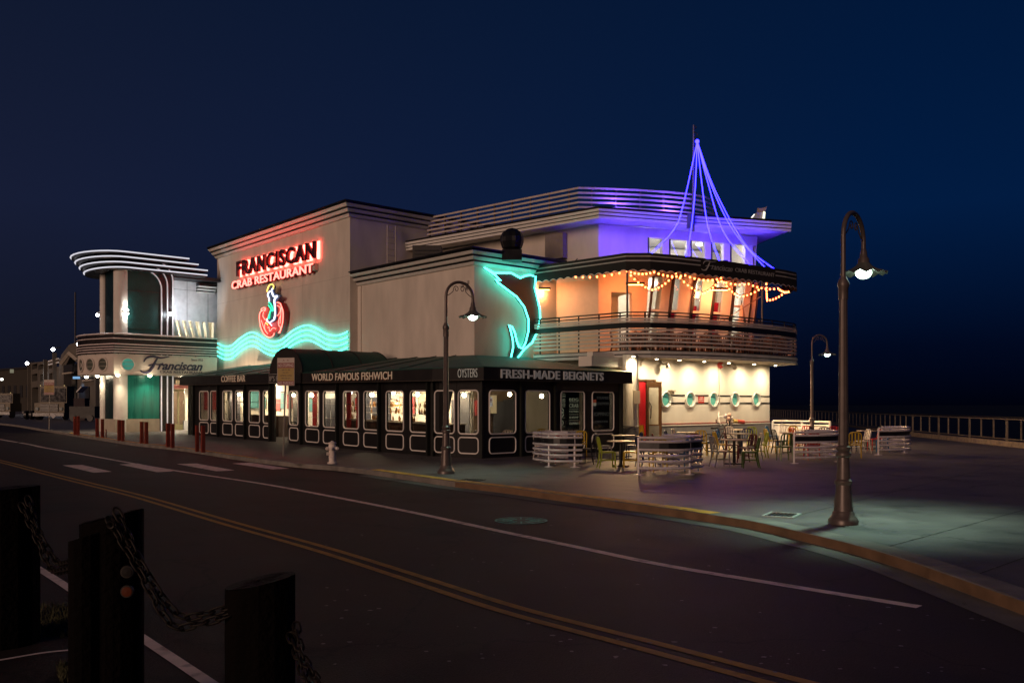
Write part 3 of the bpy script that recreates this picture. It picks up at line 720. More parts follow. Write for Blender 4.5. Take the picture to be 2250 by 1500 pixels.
# column
cs_ = PW.s(1385); cc = PW.P(cs_, 0, -.1)
x_, y_ = at(1385, 900, 35.6).xy
MB().lathe([(.31, 0), (.31, 3.78)], (x_, y_, 0), 28).build('column', mat('bright_white_wall'), RB, True)
MB().lathe([(.335, 0.02), (.335, .86)], (x_, y_, 0), 28).build('column_base', mat('blue_grey_base'), RB, True)
MB().lathe([(.32, 0), (.345, .02), (.32, .04)], (x_, y_, .90), 28).build('column_ring', dk, RB, True)
# beam left of the column
MB().prism([UV(23.6, 25.6), UV(23.6, 28), UV(24.3, 28), UV(24.3, 25.6)], 3.30, 3.70).build('beam', mat('bright_white_wall'), RB)
# open red door and its glass leaf
MB().wbox(PW, dw0, dw1, 0, dzt, -1.3, -1.2).build('hall_wall', mat('hall_dark', (.03, .02, .02), .8), RB)
brass = mat('bronze_frame', (.16, .08, .035), .4, .5)
MB().wbox(PW, dw0-.05, dw1+.05, dzt, dzt+.07, -.05, .05).build('door_frame', brass, RB)
for q in (dw0-.05, dw1-.02): MB().wbox(PW, q, q+.07, 0, dzt, -.05, .05).build('door_frame', brass, RB)
mm = dw0+(dw1-dw0)*.46
dd = MB().wbox(PW, dw0+.03, mm, .03, dzt-.02, -.04, .0).build('red_door', mat('red_door_paint', (.50, .012, .02), .45), RB, label='bright red door leaf')
lf = Path([PW.P(mm+.02, 0, .02).xy, PW.P(dw1-.05, 0, .42).xy])
dd = MB().holed(lf, [(0, .03), (lf.L, .03), (lf.L, dzt-.03), (0, dzt-.03)], [[(.10, .95), (lf.L-.14, .95), (lf.L-.14, dzt-.25), (.10, dzt-.25)]], 0, .05).build('glass_door', brass, RB, label='open bronze framed glass door leaf')
MB().wbox(lf, .10, lf.L-.14, .95, dzt-.25, .01, .03).build('pane', mat('milky_glass', (.55, .52, .42), .3), dd)
MB().wbox(lf, .10, lf.L-.12, .12, .90, .05, .06).build('kick_panel', mat('kick_grey', (.2, .2, .19), .5), dd)
MB().tube([lf.P(.12, 1.9, .05), lf.P(.2, 1.7, .12), lf.P(.16, 1.2, .1)], .02, 6).build('handle', steel, dd)
# ================================================================== BALCONY
bal = [(1.0, 39.2), (4.63, 36.0), (5.6, 35.95), (6.8, 36.3), (8.0, 36.85), (9.2, 37.6), (10.4, 38.55), (11.5, 39.5), (12.5, 40.5), (13.1, 41.2), (13.42, 42.0), (13.3, 43.0), (12.7, 44.2)]
BP = Path(bal)
MB().prism([*BP.p, UV(27, 41), UV(30.5, 38), UV(28.6, 29), UV(28.62, 28)], 3.76, 3.93).build('balcony_floor', mat('soffit_warm', (.60, .55, .46), .7), RB)
zz = 3.68
for h, m_ in ((.115, 1), (.05, 0), (.115, 1), (.04, 0)):
    MB().sweep(BP, [(0, zz), (.10 if m_ else .05, zz), (.10 if m_ else .05, zz+h), (0, zz+h)]).build('fascia_band' if m_ else 'dark_reveal', mat('fascia_grey_white', (.5, .49, .46), .6) if m_ else dk, RB); zz += h
BR = thing('balcony_railing', 'curved balcony railing of pale slats with a broad black band', 'railing', (4.63, 36.0, 4.0))
slm = mat('balcony_slat', (.50, .46, .42), .55)
for z_ in (4.17, 4.34, 4.50, 4.66, 4.82, 5.16, 5.27):
    MB().sweep(BP, [(.03, z_-.042), (.07, z_-.042), (.07, z_+.042), (.03, z_+.042)]).build('slat', slm, BR)
MB().sweep(BP, [(.0, 4.90), (.05, 4.90), (.05, 5.11), (.0, 5.11)]).build('black_band', dk, BR)
for z_ in (5.40, 5.53): MB().sweep(BP, [(-.02, z_-.025), (.035, z_-.025), (.035, z_+.025), (-.02, z_+.025)]).build('hand_rail', dk, BR)
s_ = .3
while s_ < BP.L: MB().wbox(BP, s_-.03, s_+.03, 3.93, 5.53, -.04, -.003).build('post', dk, BR); s_ += 1.06
# ---- awning over the balcony
aw = [(.75, 39.75), (4.63, 36.0), (5.6, 36.0), (6.8, 36.55), (8.03, 37.3), (9.2, 38.1), (10.4, 38.95), (11.5, 39.8), (12.5, 40.6), (13.2, 41.3), (13.55, 42.3), (13.2, 43.4)]
AP = Path(aw)
AW = thing('balcony_awning', 'black scalloped canvas awning with thin pale stripes over the balcony', 'awning', (4.63, 36, 7.2))
MB().sweep(AP, [(0, 7.42), (.03, 7.42), (.03, 7.93), (0, 7.93)]).build('valance_band', blackc, AW)
mb = MB(); o = 0; nst = int(AP.L/.05)
for i in range(nst+1):
    s_ = AP.L*i/nst; zsc = 7.17+.09*abs(math.sin(math.pi*s_/.42))
    mb.v += [AP.P(s_, 7.42, .03), AP.P(s_, zsc, .035), AP.P(s_, 7.42, .0), AP.P(s_, zsc, .005)]
for i in range(nst):
    a = i*4; mb.f += [(a, a+1, a+5, a+4), (a+2, a+6, a+7, a+3), (a+1, a+3, a+7, a+5)]
mb.build('scalloped_edge', blackc, AW)
mb = MB()
for i in range(nst+1):
    s_ = AP.L*i/nst; zsc = 7.17+.09*abs(math.sin(math.pi*s_/.42))
    mb.v += [AP.P(s_, zsc+.012, .038), AP.P(s_, zsc-.012, .038)]
for i in range(nst): a = i*2; mb.f.append((a, a+1, a+3, a+2))
mb.build('scallop_piping', white, AW)
pale = mat('pale_stripe', (.40, .38, .36), .7)
s1544, s1708 = AP.s(1538), AP.s(1703)
for z_ in (7.80, 7.62):
    MB().sweep(AP, [(.031, z_-.025), (.035, z_-.025), (.035, z_+.025), (.031, z_+.025)], .05, s1544).build('stripe', pale, AW)
    MB().sweep(AP, [(.031, z_-.025), (.035, z_-.025), (.035, z_+.025), (.031, z_+.025)], s1708, AP.L-.05).build('stripe', pale, AW)
def roofstrip(P, za, inner, zb, name, m, parent):
    mb = MB(); kk = len(P.p)
    for q, iq in zip(P.p, inner): mb.v += [Vector((q.x, q.y, za)), Vector((iq[0], iq[1], zb))]
    for i in range(kk-1): mb.f.append((2*i, 2*i+2, 2*i+3, 2*i+1))
    o = len(mb.v); mb.v += [v-Vector((0, 0, .04)) for v in list(mb.v)]
    mb.f += [tuple(o+j for j in f)[::-1] for f in list(mb.f)]; return mb.build(name, m, parent)
inn = [C0+dA*4.2, C0+dA*.1]+[C0+eb*t for t in (.8, 1.8, 3.0, 4.2, 5.4, 6.5, 7.3, 7.9)]+[C1+Vector((.1, .8)), C1+Vector((.1, 1.6))]
roofstrip(AP, 7.93, [(a.x, a.y) for a in inn], 7.98, 'canopy_top', blackc, AW)
for px, bb in ((1376, 0), (1675.5, 0), (1746, 0)):
    s_ = AP.s(px, -.1); q = AP.P(s_, 0, -.12); MB().tube([(q.x, q.y, 3.95), (q.x, q.y, 7.5)], .045, 8).build('pole', steel, AW)
q = AP.P(AP.s(1676), 6.6, -.12); MB().tube([q, q+Vector((-1.9, .6, -1.25))], .02, 6).build('brace', mat('brass_rod', (.35, .2, .12), .4, .4), AW)
# lettering on the awning
txm = mat('pale_lettering', (.34, .33, .33), .6)
SG = thing('awning_lettering', 'pale script and capital lettering reading Franciscan CRAB RESTAURANT on the black awning', 'sign', AP.P(AP.s(1620), 7.5, .05))
def script(P, body, s0, s1, z0, z1, n0, n1, par, m, nm='letter', **k): return text_on(P, body, s0, s1, z0, z1, n0, n1, par, m, nm, shear=.35, **k)
ft = lambda f: 0
script(AP, 'ranciscan', AP.s(1562), AP.s(1608), 7.50, 7.73, .036, .044, SG, txm, split=True)
text_on(AP, 'CRAB RESTAURANT', AP.s(1614), AP.s(1700), 7.53, 7.70, .036, .044, SG, txm, split=True)
def bigF(P, s0, s1, z0, z1, n, r, par, m):
    """swash capital F drawn with tapered strokes"""
    def q(x, y): return P.P(s0+(s1-s0)*x, z0+(z1-z0)*y, n)
    a = spline([q(*c) for c in ((0, .12), (.1, .02), (.28, .06), (.42, .35), (.52, .7), (.62, .95))], 6)
    MB().tube(a, [r*(.5+1.1*math.sin(math.pi*i/(len(a)-1))) for i in range(len(a))], 6).build('letter', m, par)
    a = spline([q(*c) for c in ((.12, .62), (.2, .85), (.42, .97), (.7, .90), (1.0, 1.0))], 6)
    MB().tube(a, [r*(.5+.8*math.sin(math.pi*i/(len(a)-1))) for i in range(len(a))], 6).build('letter', m, par)
    a = spline([q(*c) for c in ((.28, .42), (.45, .52), (.62, .50), (.78, .58))], 6)
    MB().tube(a, [r*.7]*len(a), 6).build('letter', m, par)
bigF(AP, AP.s(1540), AP.s(1572), 7.42, 7.86, .04, .022, SG, txm)
# ---- string lights
bulbm = glow('amber_bulb', (9.0, 1.25, .28), 2.6); 
def strand(pts, sag, nb, label):
    pts = [Vector(p) for p in pts]; t = thing('string_light', label, 'string lights', pts[0], 0, 'amber string lights under the balcony awning')
    cord = []; per = max(2, nb//(len(pts)-1)); bl = []
    for a, b in zip(pts, pts[1:]):
        for i in range(per):
            f = i/per; c = a.lerp(b, f); c.z -= sag*4*f*(1-f); cord.append(c); bl.append(c)
    cord.append(pts[-1]); MB().tube(cord, .010, 4).build('cord', blackp, t)
    for c in bl: MB().sphere(c-Vector((0, 0, .09)), .037, 8, 6, (1, 1, 1.2)).build('bulb', bulbm, t, True); MB().tube([c, c-Vector((0, 0, .05))], .022, 5).build('socket', blackp, t)
def awp(px, n, z): s_ = AP.s(px); return AP.P(s_, z, n)
strand([awp(px, -.12, 7.34-.03*i) for i, px in enumerate((1262, 1376, 1440, 1510, 1580, 1650, 1715, 1742))], .10, 49, 'front strand of amber bulbs along the scalloped awning edge')
strand([awp(1376, -.1, 7.3), PB.P(2.4, 6.95, .5), awp(1490, -.15, 7.3), PB.P(5.0, 6.9, .5), awp(1590, -.15, 7.3), PB.P(7.0, 6.85, .5), awp(1690, -.15, 7.3), PB.P(8.3, 6.7, .8), awp(1740, -.2, 7.2)], .12, 63, 'zigzag strand of amber bulbs hung between awning and windows')
# ---- balcony tables and chairs come later; closed parasol at the right
q = AP.P(AP.s(1672), 0, -1.0)
t = thing('folded_parasol', 'folded peach parasol leaning beside the right awning pole on the balcony', 'parasol', (q.x, q.y, 3.95))
MB().tube([(q.x, q.y, 3.95), (q.x-.05, q.y, 6.5)], .025, 6).build('pole', steel, t)
MB().lathe([(.03, 2.4), (.14, 1.9), (.22, 1.35), (.17, 1.2), (.03, 1.15)], (q.x-.03, q.y, 3.95), 8, .25).build('canopy', mat('peach_cloth', (.55, .35, .26), .8), t)
# ================================================================== MAST AND BLUE NEON RIGGING
q0 = at(1523, 500, 39.0)
MS = thing('flag_mast', 'slender dark mast with small curl finial rising from the roof edge', 'mast', (q0.x, q0.y, 9.4))
zt_ = at(1523, 275, 39.0).z
mg = mat('mast_grey', (.12, .11, .14), .5, .2)
MB().tube([(q0.x, q0.y, 9.4), (q0.x+.02, q0.y, zt_)], [.07, .035], 8).build('pole', mg, MS)
MB().tube(spline([(q0.x, q0.y, zt_), (q0.x+.14, q0.y, zt_-.1), (q0.x-.02, q0.y, zt_-.25), (q0.x+.2, q0.y, zt_-.42), (q0.x+.06, q0.y, zt_-.6), (q0.x+.24, q0.y, zt_-.85)], 5), .02, 5).build('curl', blackp, MS)
MB().box((q0.x-.26, q0.y-.1, 9.55), (q0.x+.0, q0.y+.15, 10.15)).build('bracket', mat('bracket_blue', (.1, .1, .14), .5), MS)
blue = glow('blue_neon', (.34, .25, 30.0), 1.0)
NR = thing('neon_rigging', 'fan of glowing blue neon lines hanging like ship rigging from the mast', 'neon light', at(1532, 310, 38.6))
top = at(1532, 311, 38.5)
for i, (ex, ey, b1, b2) in enumerate([(1430, 558, (1500, 455), (1480, 505)), (1507, 565, (1527, 420), (1519, 500)), (1581, 573, (1541, 395), (1556, 500)), (1650, 583, (1555, 400), (1590, 510)), (1683, 590, (1560, 400), (1610, 505)), (1712, 598, (1572, 420), (1640, 540))]):
    E_ = AP.P(AP.s(ex, -.05), AP.z(ex, ey, -.05), -.05)
    f1 = 0.33; f2 = .7
    m1 = at(*b1, top.y+(E_.y-top.y)*.45); m2 = at(*b2, top.y+(E_.y-top.y)*.72)
    MB().tube(spline([top+Vector((0, 0, 0)), m1, m2, E_], 8), .021, 6).build('neon_tube', blue, NR, True)
for i, (s_, n_) in enumerate(((.7, 1.5), (3.0, 1.6), (5.4, 1.7), (7.4, 1.7))):  # assumed floodlights, added to wash the top floor wall blue
    q = PB.P(s_, 8.06, n_); t = thing('assumed_blue_floodlight', 'assumed small blue floodlight lying on the awning top, ' + ['leftmost', 'second from the left', 'third from the left', 'rightmost'][i], 'lamp', q, 0, 'assumed blue floodlights on awning top and roof edge')
    MB().box((q.x-.10, q.y-.06, q.z), (q.x+.10, q.y+.06, q.z+.10)).build('housing', steel, t)
    MB().box((q.x-.08, q.y-.04, q.z+.101), (q.x+.08, q.y+.05, q.z+.11)).build('lens', glow('assumed_blue_lens', (.1, .05, 3), 2), t)
    spot('assumed_blue_wash', q+Vector((0, 0, .14)), PB.P(s_, 9.6, .2), 330, (.12, .05, 1), 150, 1.0, .08, t)
for i, (s_, n_) in enumerate(((11.6, .5), (14.2, .5))):  # two more assumed floodlights, added to turn the deck railing blue
    q = PT.P(s_, 10.2, n_); t = thing('assumed_blue_floodlight', 'assumed small blue floodlight on the roof edge before the deck railing, ' + ['left', 'right'][i], 'lamp', q, 0, 'assumed blue floodlights on awning top and roof edge')
    MB().box((q.x-.08, q.y-.06, q.z), (q.x+.08, q.y+.06, q.z+.10)).build('housing', steel, t)
    spot('assumed_blue_wash', q+Vector((0, 0, .14)), PT.P(s_, 11.3, 0), 420, (.12, .05, 1), 160, 1.0, .08, t)
MB().sphere(top, .09, 10, 6).build('junction', blue, NR)
# ================================================================== PAVILION
PV = thing('dining_pavilion', 'long black glazed street pavilion with white outlined rounded windows and green canvas roof', 'pavilion', (*UV(24.5, 18.8), 0))
VA = Path([UV(46.2, 18.8), UV(24.5, 18.8)]); VC = Path([UV(24.5, 18.8), UV(22.6, 19.2)]); VB = Path([UV(22.6, 19.2), UV(22.6, 26.15)])
VF = Path([UV(46.2, 22.5), UV(46.2, 18.8), UV(24.5, 18.8), UV(22.6, 19.2), UV(22.6, 26.15), UV(24.0, 26.15)])
blk = mat('black_panel', (.006, .005, .0045), .55, var=.25, vs=2.5)
pg = glassy('pavilion_glass', (.80, .80, .78), .03, .04)
def zl(m): return m.lift()
wins = {'A': [(438.9, 458.2), (463, 481), (490, 511), (517.8, 537.8), (547.8, 571), (578.9, 596), (672, 701), (711, 741.8), (755, 788.4), (800, 834.4), (849, 887), (902, 942.3)],
        'C': [(955.5, 998.7), (1007.6, 1051.3)], 'B': [(1075, 1133), (1154, 1207.5), (1232, 1283.6), (1301, 1348)]}
tw = mat('white_trim', (.85, .80, .74), .5, var=.08)
def wall_with(P, ws, sA, sB, nm='wall_panel', zt=2.8):
    holes = [rr(P.s(a), P.s(b), .80, 2.27, .13) for a, b in ws]
    lows = [rr(P.s(a), P.s(b), .14, .68, .13) for a, b in ws]
    # one panel per window, black, butted
    cuts = [sA]+[(P.s(ws[i][1])+P.s(ws[i+1][0]))/2 for i in range(len(ws)-1)]+[sB]
    for i, h in enumerate(holes):
        wp = zl(MB().holed(P, [(cuts[i]+.004, .0), (cuts[i+1]-.004, .0), (cuts[i+1]-.004, zt), (cuts[i]+.004, zt)], [h], -.08, 0)).build(nm, blk, PV)
        zl(MB().tube([P.P(s_, z_, .008) for s_, z_ in h], .026, 6, True)).build('window_trim', tw, wp)
        zl(MB().tube([P.P(s_, z_, .008) for s_, z_ in lows[i]], .024, 6, True)).build('panel_trim', tw, wp)
        zl(MB().plate(P, h, -.05, -.045)).build('pane', pg, wp)
e0, e1 = VA.s(603), VA.s(634)
wA = wins['A']
wall_with(VA, wA[:6], VA.s(427), e0); 
wall_with(VA, [(636.5, 655.5)], e1, VA.s(664)); wall_with(VA, wA[6:], VA.s(664), VA.L)
wall_with(VC, wins['C'], 0, VC.L); wall_with(VB, wins['B'], 0, VB.L)
zl(MB().wbox(Path([UV(46.2, 22.5), UV(46.2, 18.8)]), 0, 3.7, 0, 2.8, -.08, 0)).build('end_wall', blk, PV)
MB().wbox(Path([UV(22.6, 26.15), UV(24.1, 26.15)]), 0, 1.5, 0, 2.8, -.08, 0).build('end_wall', blk, PV)
zl(MB().sweep(VF, [(.02, 2.62), (.32, 2.62), (.32, 3.03), (.02, 3.06)])).build('fascia', mat('fascia_black', (.008, .006, .0055), .6, var=.2), PV)
zl(MB().sweep(VF, [(.33, 2.60), (.345, 2.60), (.345, 2.625), (.33, 2.625)])).build('fascia_hem', mat('hem', (.05, .04, .03), .6), PV)
pm = mat('post_dark', (.02, .022, .018), .4, .2)
for px in (428, 481.5, 540.5, 596, 664, 743.5, 836, 943.5): s_ = VA.s(px); zl(MB().wbox(VA, s_-.05, s_+.05, 0, 2.62, .01, .13)).build('post', pm, PV)
for P_, px in ((VC, 953), (VC, 1061), (VB, 1143), (VB, 1218)): s_ = P_.s(px); MB().wbox(P_, s_-.04, s_+.04, 0, 2.62, .01, .10).build('post', pm, PV)
for s_ in (VB.L-.04,): MB().wbox(VB, s_-.05, s_+.05, 0, 2.62, .01, .13).build('post', pm, PV)
zl(MB().wbox(VB, 3.3, VB.L-.15, 2.28, 2.60, .01, .03)).build('header_panel', mat('header_grey', (.035, .028, .02), .5), PV)
# roof
def sheet(pts, name, m, parent, lift=True, th=.03):
    mb = MB(); n = len(pts); mb.v = [Vector(p) for p in pts]+[Vector(p)-Vector((0, 0, th)) for p in pts]
    mb.f = [tuple(range(n)), tuple(range(2*n-1, n-1, -1))]+[(i, n+i, n+(i+1) % n, (i+1) % n) for i in range(n)]
    if lift: mb.lift()
    return mb.build(name, m, parent)
def uv3(u, v, z): return (*UV(u, v), z)
# street slope in canvas widths
us = [46.55, 44.2, 42, 39.8, 37.5, 35.2, 33, 30.8, 28.6, 26.4, 24.45]
ui = [48.2, 45.6, 43, 40.3, 37.5, 35.8, 34.2, 32.6, 31.2, 29.8, 28.62]
for i in range(len(us)-1):
    vi = 23.28 if ui[i] > 37.49 else 23.78; vj = 23.28 if ui[i+1] >= 37.49 else 23.78
    sheet([uv3(us[i], 18.47, 3.05), uv3(us[i+1]+.02, 18.47, 3.05), uv3(ui[i+1]+.02, vj, 3.84), uv3(ui[i], vi, 3.84)], 'canvas_panel', greenc, PV)
    zl(MB().tube([Vector(uv3(us[i], 18.47, 3.075)), Vector(uv3(ui[i], vi, 3.865))], .018, 5)).build('seam', greenc, PV)
sheet([uv3(24.45, 18.47, 3.05), uv3(22.27, 18.93, 3.05), uv3(28.62, 23.78, 3.84)], 'canvas_panel', greenc, PV)
for a, b in ((18.93, 21.3), (21.3, 23.7), (23.7, 26.4)):
    f = lambda v: 23.78+(v-18.93)/(26.4-18.93)*2.9
    sheet([uv3(22.27, a, 3.05), uv3(22.27, b, 3.05), uv3(28.58, f(b), 3.84), uv3(28.58, f(a), 3.84)], 'canvas_panel', greenc, PV)
sheet([uv3(22.27, 26.4, 3.05), uv3(28.5, 28.0, 3.06), uv3(28.55, 26.68, 3.84)], 'canvas_panel', greenc, PV)
# black ceiling and inner posts
sheet([uv3(46, 18.9, 2.85), uv3(24.5, 18.9, 2.85), uv3(22.7, 19.3, 2.85), uv3(22.7, 26.1, 2.85), uv3(28.5, 26.1, 2.85), uv3(28.5, 23.7, 2.85), uv3(37.6, 23.7, 2.85), uv3(37.6, 23.2, 2.85), uv3(46, 23.2, 2.85)], 'ceiling', mat('ceiling_dark', (.04, .035, .03), .8), PV)
# barrel vault over the doorway
b0, b1 = VA.s(594, .33), VA.s(664, .33); n = 16; r_ = (b1-b0)/2; mid = (b0+b1)/2; zb_ = 3.03; ht = 1.08
for k_ in range(3):
    na, nb = .34-1.5*k_, .34-1.5*(k_+1); mb = MB()
    for i in range(n+1):
        a = math.pi*i/n
        for n_ in (na, nb): mb.v.append(VA.P(mid-r_*math.cos(a), zb_+ht*math.sin(a), n_))
    for i in range(n): a = 2*i; mb.f.append((a, a+1, a+3, a+2))
    zl(mb).build('vault_canvas', greenc, PV, True)
mb = MB()
for k_ in range(4):
    zl(MB().tube([VA.P(mid-(r_+.01)*math.cos(math.pi*i/n), zb_+(ht+.01)*math.sin(math.pi*i/n), .34-1.5*k_) for i in range(n+1)], .022, 5)).build('vault_rib', blackc, PV)
zl(MB().plate(VA, [(mid-r_*math.cos(math.pi*i/n), zb_+ht*math.sin(math.pi*i/n)) for i in range(n+1)], .31, .335)).build('vault_front', blackc, PV)
zl(MB().wbox(VA, b0+.02, b1, 2.60, 3.03, .335, .40)).build('vault_sign_band', mat('fascia_black'), PV)
zl(MB().tube([VA.P(b0+.02, 2.62, .41), VA.P(b0+.95, 2.62, .41), VA.P(b0+.95, 3.0, .41), VA.P(b0+.02, 3.0, .41)], .012, 4, True)).build('sign_outline', pale, PV)
# ---- lettering on the pavilion
def sign(P, body, pa, pb, za, zb_, label, m, n0=.325, n1=.36, lift=True, bold=0, split=True, shear=0, sp=1.0):
    s0, s1 = P.s(pa, n1), P.s(pb, n1); t = thing('sign_lettering', label, 'sign', P.P((s0+s1)/2, (za+zb_)/2, n1)); t.location.z += 0
    text_on(P, body, s0, s1, za, zb_, n0, n1, t, m, split=split, lift=lift, bold=bold, shear=shear, sp=sp); return t
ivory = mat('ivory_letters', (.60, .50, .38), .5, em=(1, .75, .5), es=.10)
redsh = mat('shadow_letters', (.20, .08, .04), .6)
for body, pa, pb, lab in (('COFFEE BAR', 486, 538.5, 'small ivory letters reading COFFEE BAR on the left end of the black fascia'), ('WORLD FAMOUS FISHWICH', 685, 861, 'ivory letters reading WORLD FAMOUS FISHWICH in the middle of the black fascia')):
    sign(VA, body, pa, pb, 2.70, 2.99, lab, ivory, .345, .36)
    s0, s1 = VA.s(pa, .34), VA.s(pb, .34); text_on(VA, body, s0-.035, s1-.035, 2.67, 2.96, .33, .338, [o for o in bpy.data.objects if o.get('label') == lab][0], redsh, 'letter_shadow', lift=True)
t = thing('sign_lettering', 'pale partly hidden letters on the small sign band of the rounded doorway canopy', 'sign', VA.P(b0+.4, 2.8, .41))
text_on(VA, "IP'S FI", b0+.08, b0+.90, 2.69, 2.93, .405, .415, t, pale, split=True, lift=True)
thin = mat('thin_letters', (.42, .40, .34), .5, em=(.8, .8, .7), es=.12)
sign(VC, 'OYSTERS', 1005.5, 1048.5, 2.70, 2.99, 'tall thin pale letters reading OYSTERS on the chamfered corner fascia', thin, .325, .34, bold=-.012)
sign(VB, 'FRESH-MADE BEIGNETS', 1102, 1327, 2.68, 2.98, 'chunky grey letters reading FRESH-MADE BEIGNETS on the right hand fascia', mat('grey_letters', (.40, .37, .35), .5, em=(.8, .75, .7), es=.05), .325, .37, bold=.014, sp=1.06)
# ---- interior
floor_m = mat('pavilion_floor', (.10, .07, .05), .5)
inw = Path([UV(47, 23.0), UV(37.3, 23.0)]); inw2 = Path([UV(37.3, 23.5), UV(28.4, 23.5)])
cw = mat('interior_cream', (.72, .66, .56), .8)
for P_ in (inw, inw2): zl(MB().wbox(P_, 0, P_.L, 0, 2.84, -.1, 0)).build('inner_wall', cw, PV)
MB().wbox(Path([UV(28.4, 23.5), UV(28.4, 26.3)]), 0, 2.8, 0, 2.84, -.1, 0).build('inner_wall', mat('interior_dark', (.12, .075, .045), .7), PV)
random.seed(11)
dkw = mat('counter_wood', (.05, .025, .015), .5)
PMs = [mat('poster_cream', (.6, .52, .38), .6), mat('poster_teal', (.1, .3, .3), .6), mat('poster_red', (.4, .04, .04), .6), mat('poster_dark', (.05, .05, .06), .4)]
t = thing('wall_pictures', 'row of framed pictures and dark openings on the cream wall inside the pavilion', 'pictures', inw2.P(2, 1.2, .1))
for P_, n_ in ((inw, 13), (inw2, 12), (Path([UV(28.28, 23.6), UV(28.28, 26.3)]), 5)):
    for i in range(n_):
        s_ = P_.L*(i+.5)/n_+random.uniform(-.12, .12); wd = random.uniform(.22, .36); dark = random.random() < .45
        z0 = 0 if dark else random.uniform(1.2, 1.45); z1 = random.uniform(1.9, 2.4)
        fr = zl(MB().wbox(P_, s_-wd, s_+wd, z0, z1, 0, .04)).build('frame', PMs[3] if dark else dkw, t)
        if not dark: zl(MB().wbox(P_, s_-wd+.04, s_+wd-.04, z0+.04, z1-.04, .04, .045)).build('picture', random.choice(PMs[:3]), fr)
CK = thing('service_counter', 'dark service counter with shelves of glassware running inside the pavilion windows', 'counter', (*UV(33, 21.2), .1))
pc = Path([UV(44, 21.3), UV(26.5, 21.3)])
zl(MB().wbox(pc, 0, 3.6, 0, 1.05, -.3, .3)).build('counter_body', dkw, CK); zl(MB().wbox(pc, 9.2, pc.L, 0, 1.0, -.3, .3)).build('counter_body', dkw, CK)
zl(MB().wbox(pc, 9.1, pc.L, 1.0, 1.05, -.4, .4)).build('counter_top', mat('pale_top', (.5, .45, .38), .3), CK)
for z_ in (1.35, 1.62): zl(MB().wbox(pc, 9.2, 15.8, z_, z_+.025, -.12, .12)).build('shelf', mat('pale_shelf', (.6, .55, .45), .3), CK)
mb = MB()
for i in range(70):
    s_ = random.uniform(9.3, 15.7); z_ = random.choice((1.05, 1.375, 1.645)); q = pc.P(s_, z_, random.uniform(-.1, .1)); q.z += gz(q.x, q.y); mb.lathe([(.035, 0), (.04, .12), (.02, .17), (.02, .22)], q, 6)
mb.build('glassware', mat('bottle_mix', (.25, .12, .04), .15, var=.8, vs=7), CK)['kind'] = 'stuff'
for i, (px, col) in enumerate(((694, (.4, .02, .02)), (715, (.4, .02, .02)), (621, (.35, .02, .02)))):
    q = VA.P(VA.s(px), 0, -1.6); zl(MB().box((q.x-.09, q.y-.09, 0), (q.x+.09, q.y+.09, 2.85))).build('inner_column', mat('red_column', (.35, .015, .015), .5), PV)
pend = glow('pendant_glow', (1.0, .86, .55), 60)
def pendant(px, py, n, label, m=pend, col=(1, .74, .46), e=26, P_=VA):
    e = e*7
    q = P_.P(P_.s(px, n), 0, n); z_ = HC+(HY-py)/F*q.y; t = thing('pendant_lamp', label, 'lamp', (q.x, q.y, z_), 0, 'pendant lamps inside the pavilion')
    MB().sphere((q.x, q.y, z_), .085, 10, 8).build('globe', m, t, True); MB().tube([(q.x, q.y, z_+.08), (q.x, q.y, 2.85)], .012, 5).build('cord', blackp, t)
    q2 = P_.P(P_.s(px, n), z_-.1, -2.2); spot('inner_wall_fill', q2, P_.P(P_.s(px, n)+.3, 1.5, -4.6), e*1.5, col, 165, 1.0, .15, t)  # unseen spot set off the globe, added to brighten the inner wall
    point('pendant_light', (q.x, q.y, z_-.2), e*.10, col, .12, t)
pendant(685, 868, -1.0, 'glowing globe lamp in the first window right of the doorway')
pendant(817, 867, -1.0, 'glowing globe lamp in the window under the last letters of the fishwich sign')
pendant(450, 872, -2.0, 'warm globe lamp in the leftmost pavilion window', e=90)
pendant(525, 866, -2.6, 'dim globe lamp inside the coffee bar window', e=70)
pendant(770, 862, -3.0, 'rear globe lamp glowing white in the window mid fishwich', glow('pendant_white', (.9, .9, 1), 30), (1, .82, .6), 40)
pendant(918, 866, -3.4, 'rear globe lamp in the pair of windows left of the lamp post', e=34)
pendant(865, 862, -3.4, 'globe lamp above the poster in the window left of the lamp post', e=24)
pendant(1120, 866, -4.4, 'added dim globe lamp deep behind the first right hand window', P_=VB, e=4)  # lamp added to brighten the dark right hand windows
pendant(1190, 870, -3.6, 'added dim globe lamp behind the second right hand window', P_=VB, e=4)  # second lamp added as fill behind the right hand windows
pendant(1020, 868, -3.5, 'globe lamp behind the windows under the oysters letters', P_=VC, e=12)
pendant(645, 868, -3.0, 'globe lamp just inside the doorway window', e=22)
MB().wbox(Path([UV(46.08, 23.0), UV(46.08, 18.95)]), 0, 4.0, .2, 3.0, -.02, 0).build('end_lining', cw, PV)
Pe = Path([UV(45.98, 22.9), UV(45.98, 19.0)])
for a, b, z0, z1, m_ in ((.2, .9, 1.4, 2.4, 'poster_teal'), (1.3, 1.9, .2, 2.3, 'poster_dark'), (2.3, 3.3, 1.3, 2.3, 'poster_red')): MB().wbox(Pe, a, b, z0+.2, z1+.2, 0, .04).build('picture', MATS[m_], t if False else [o for o in bpy.data.objects if o.name == 'wall_pictures'][0])
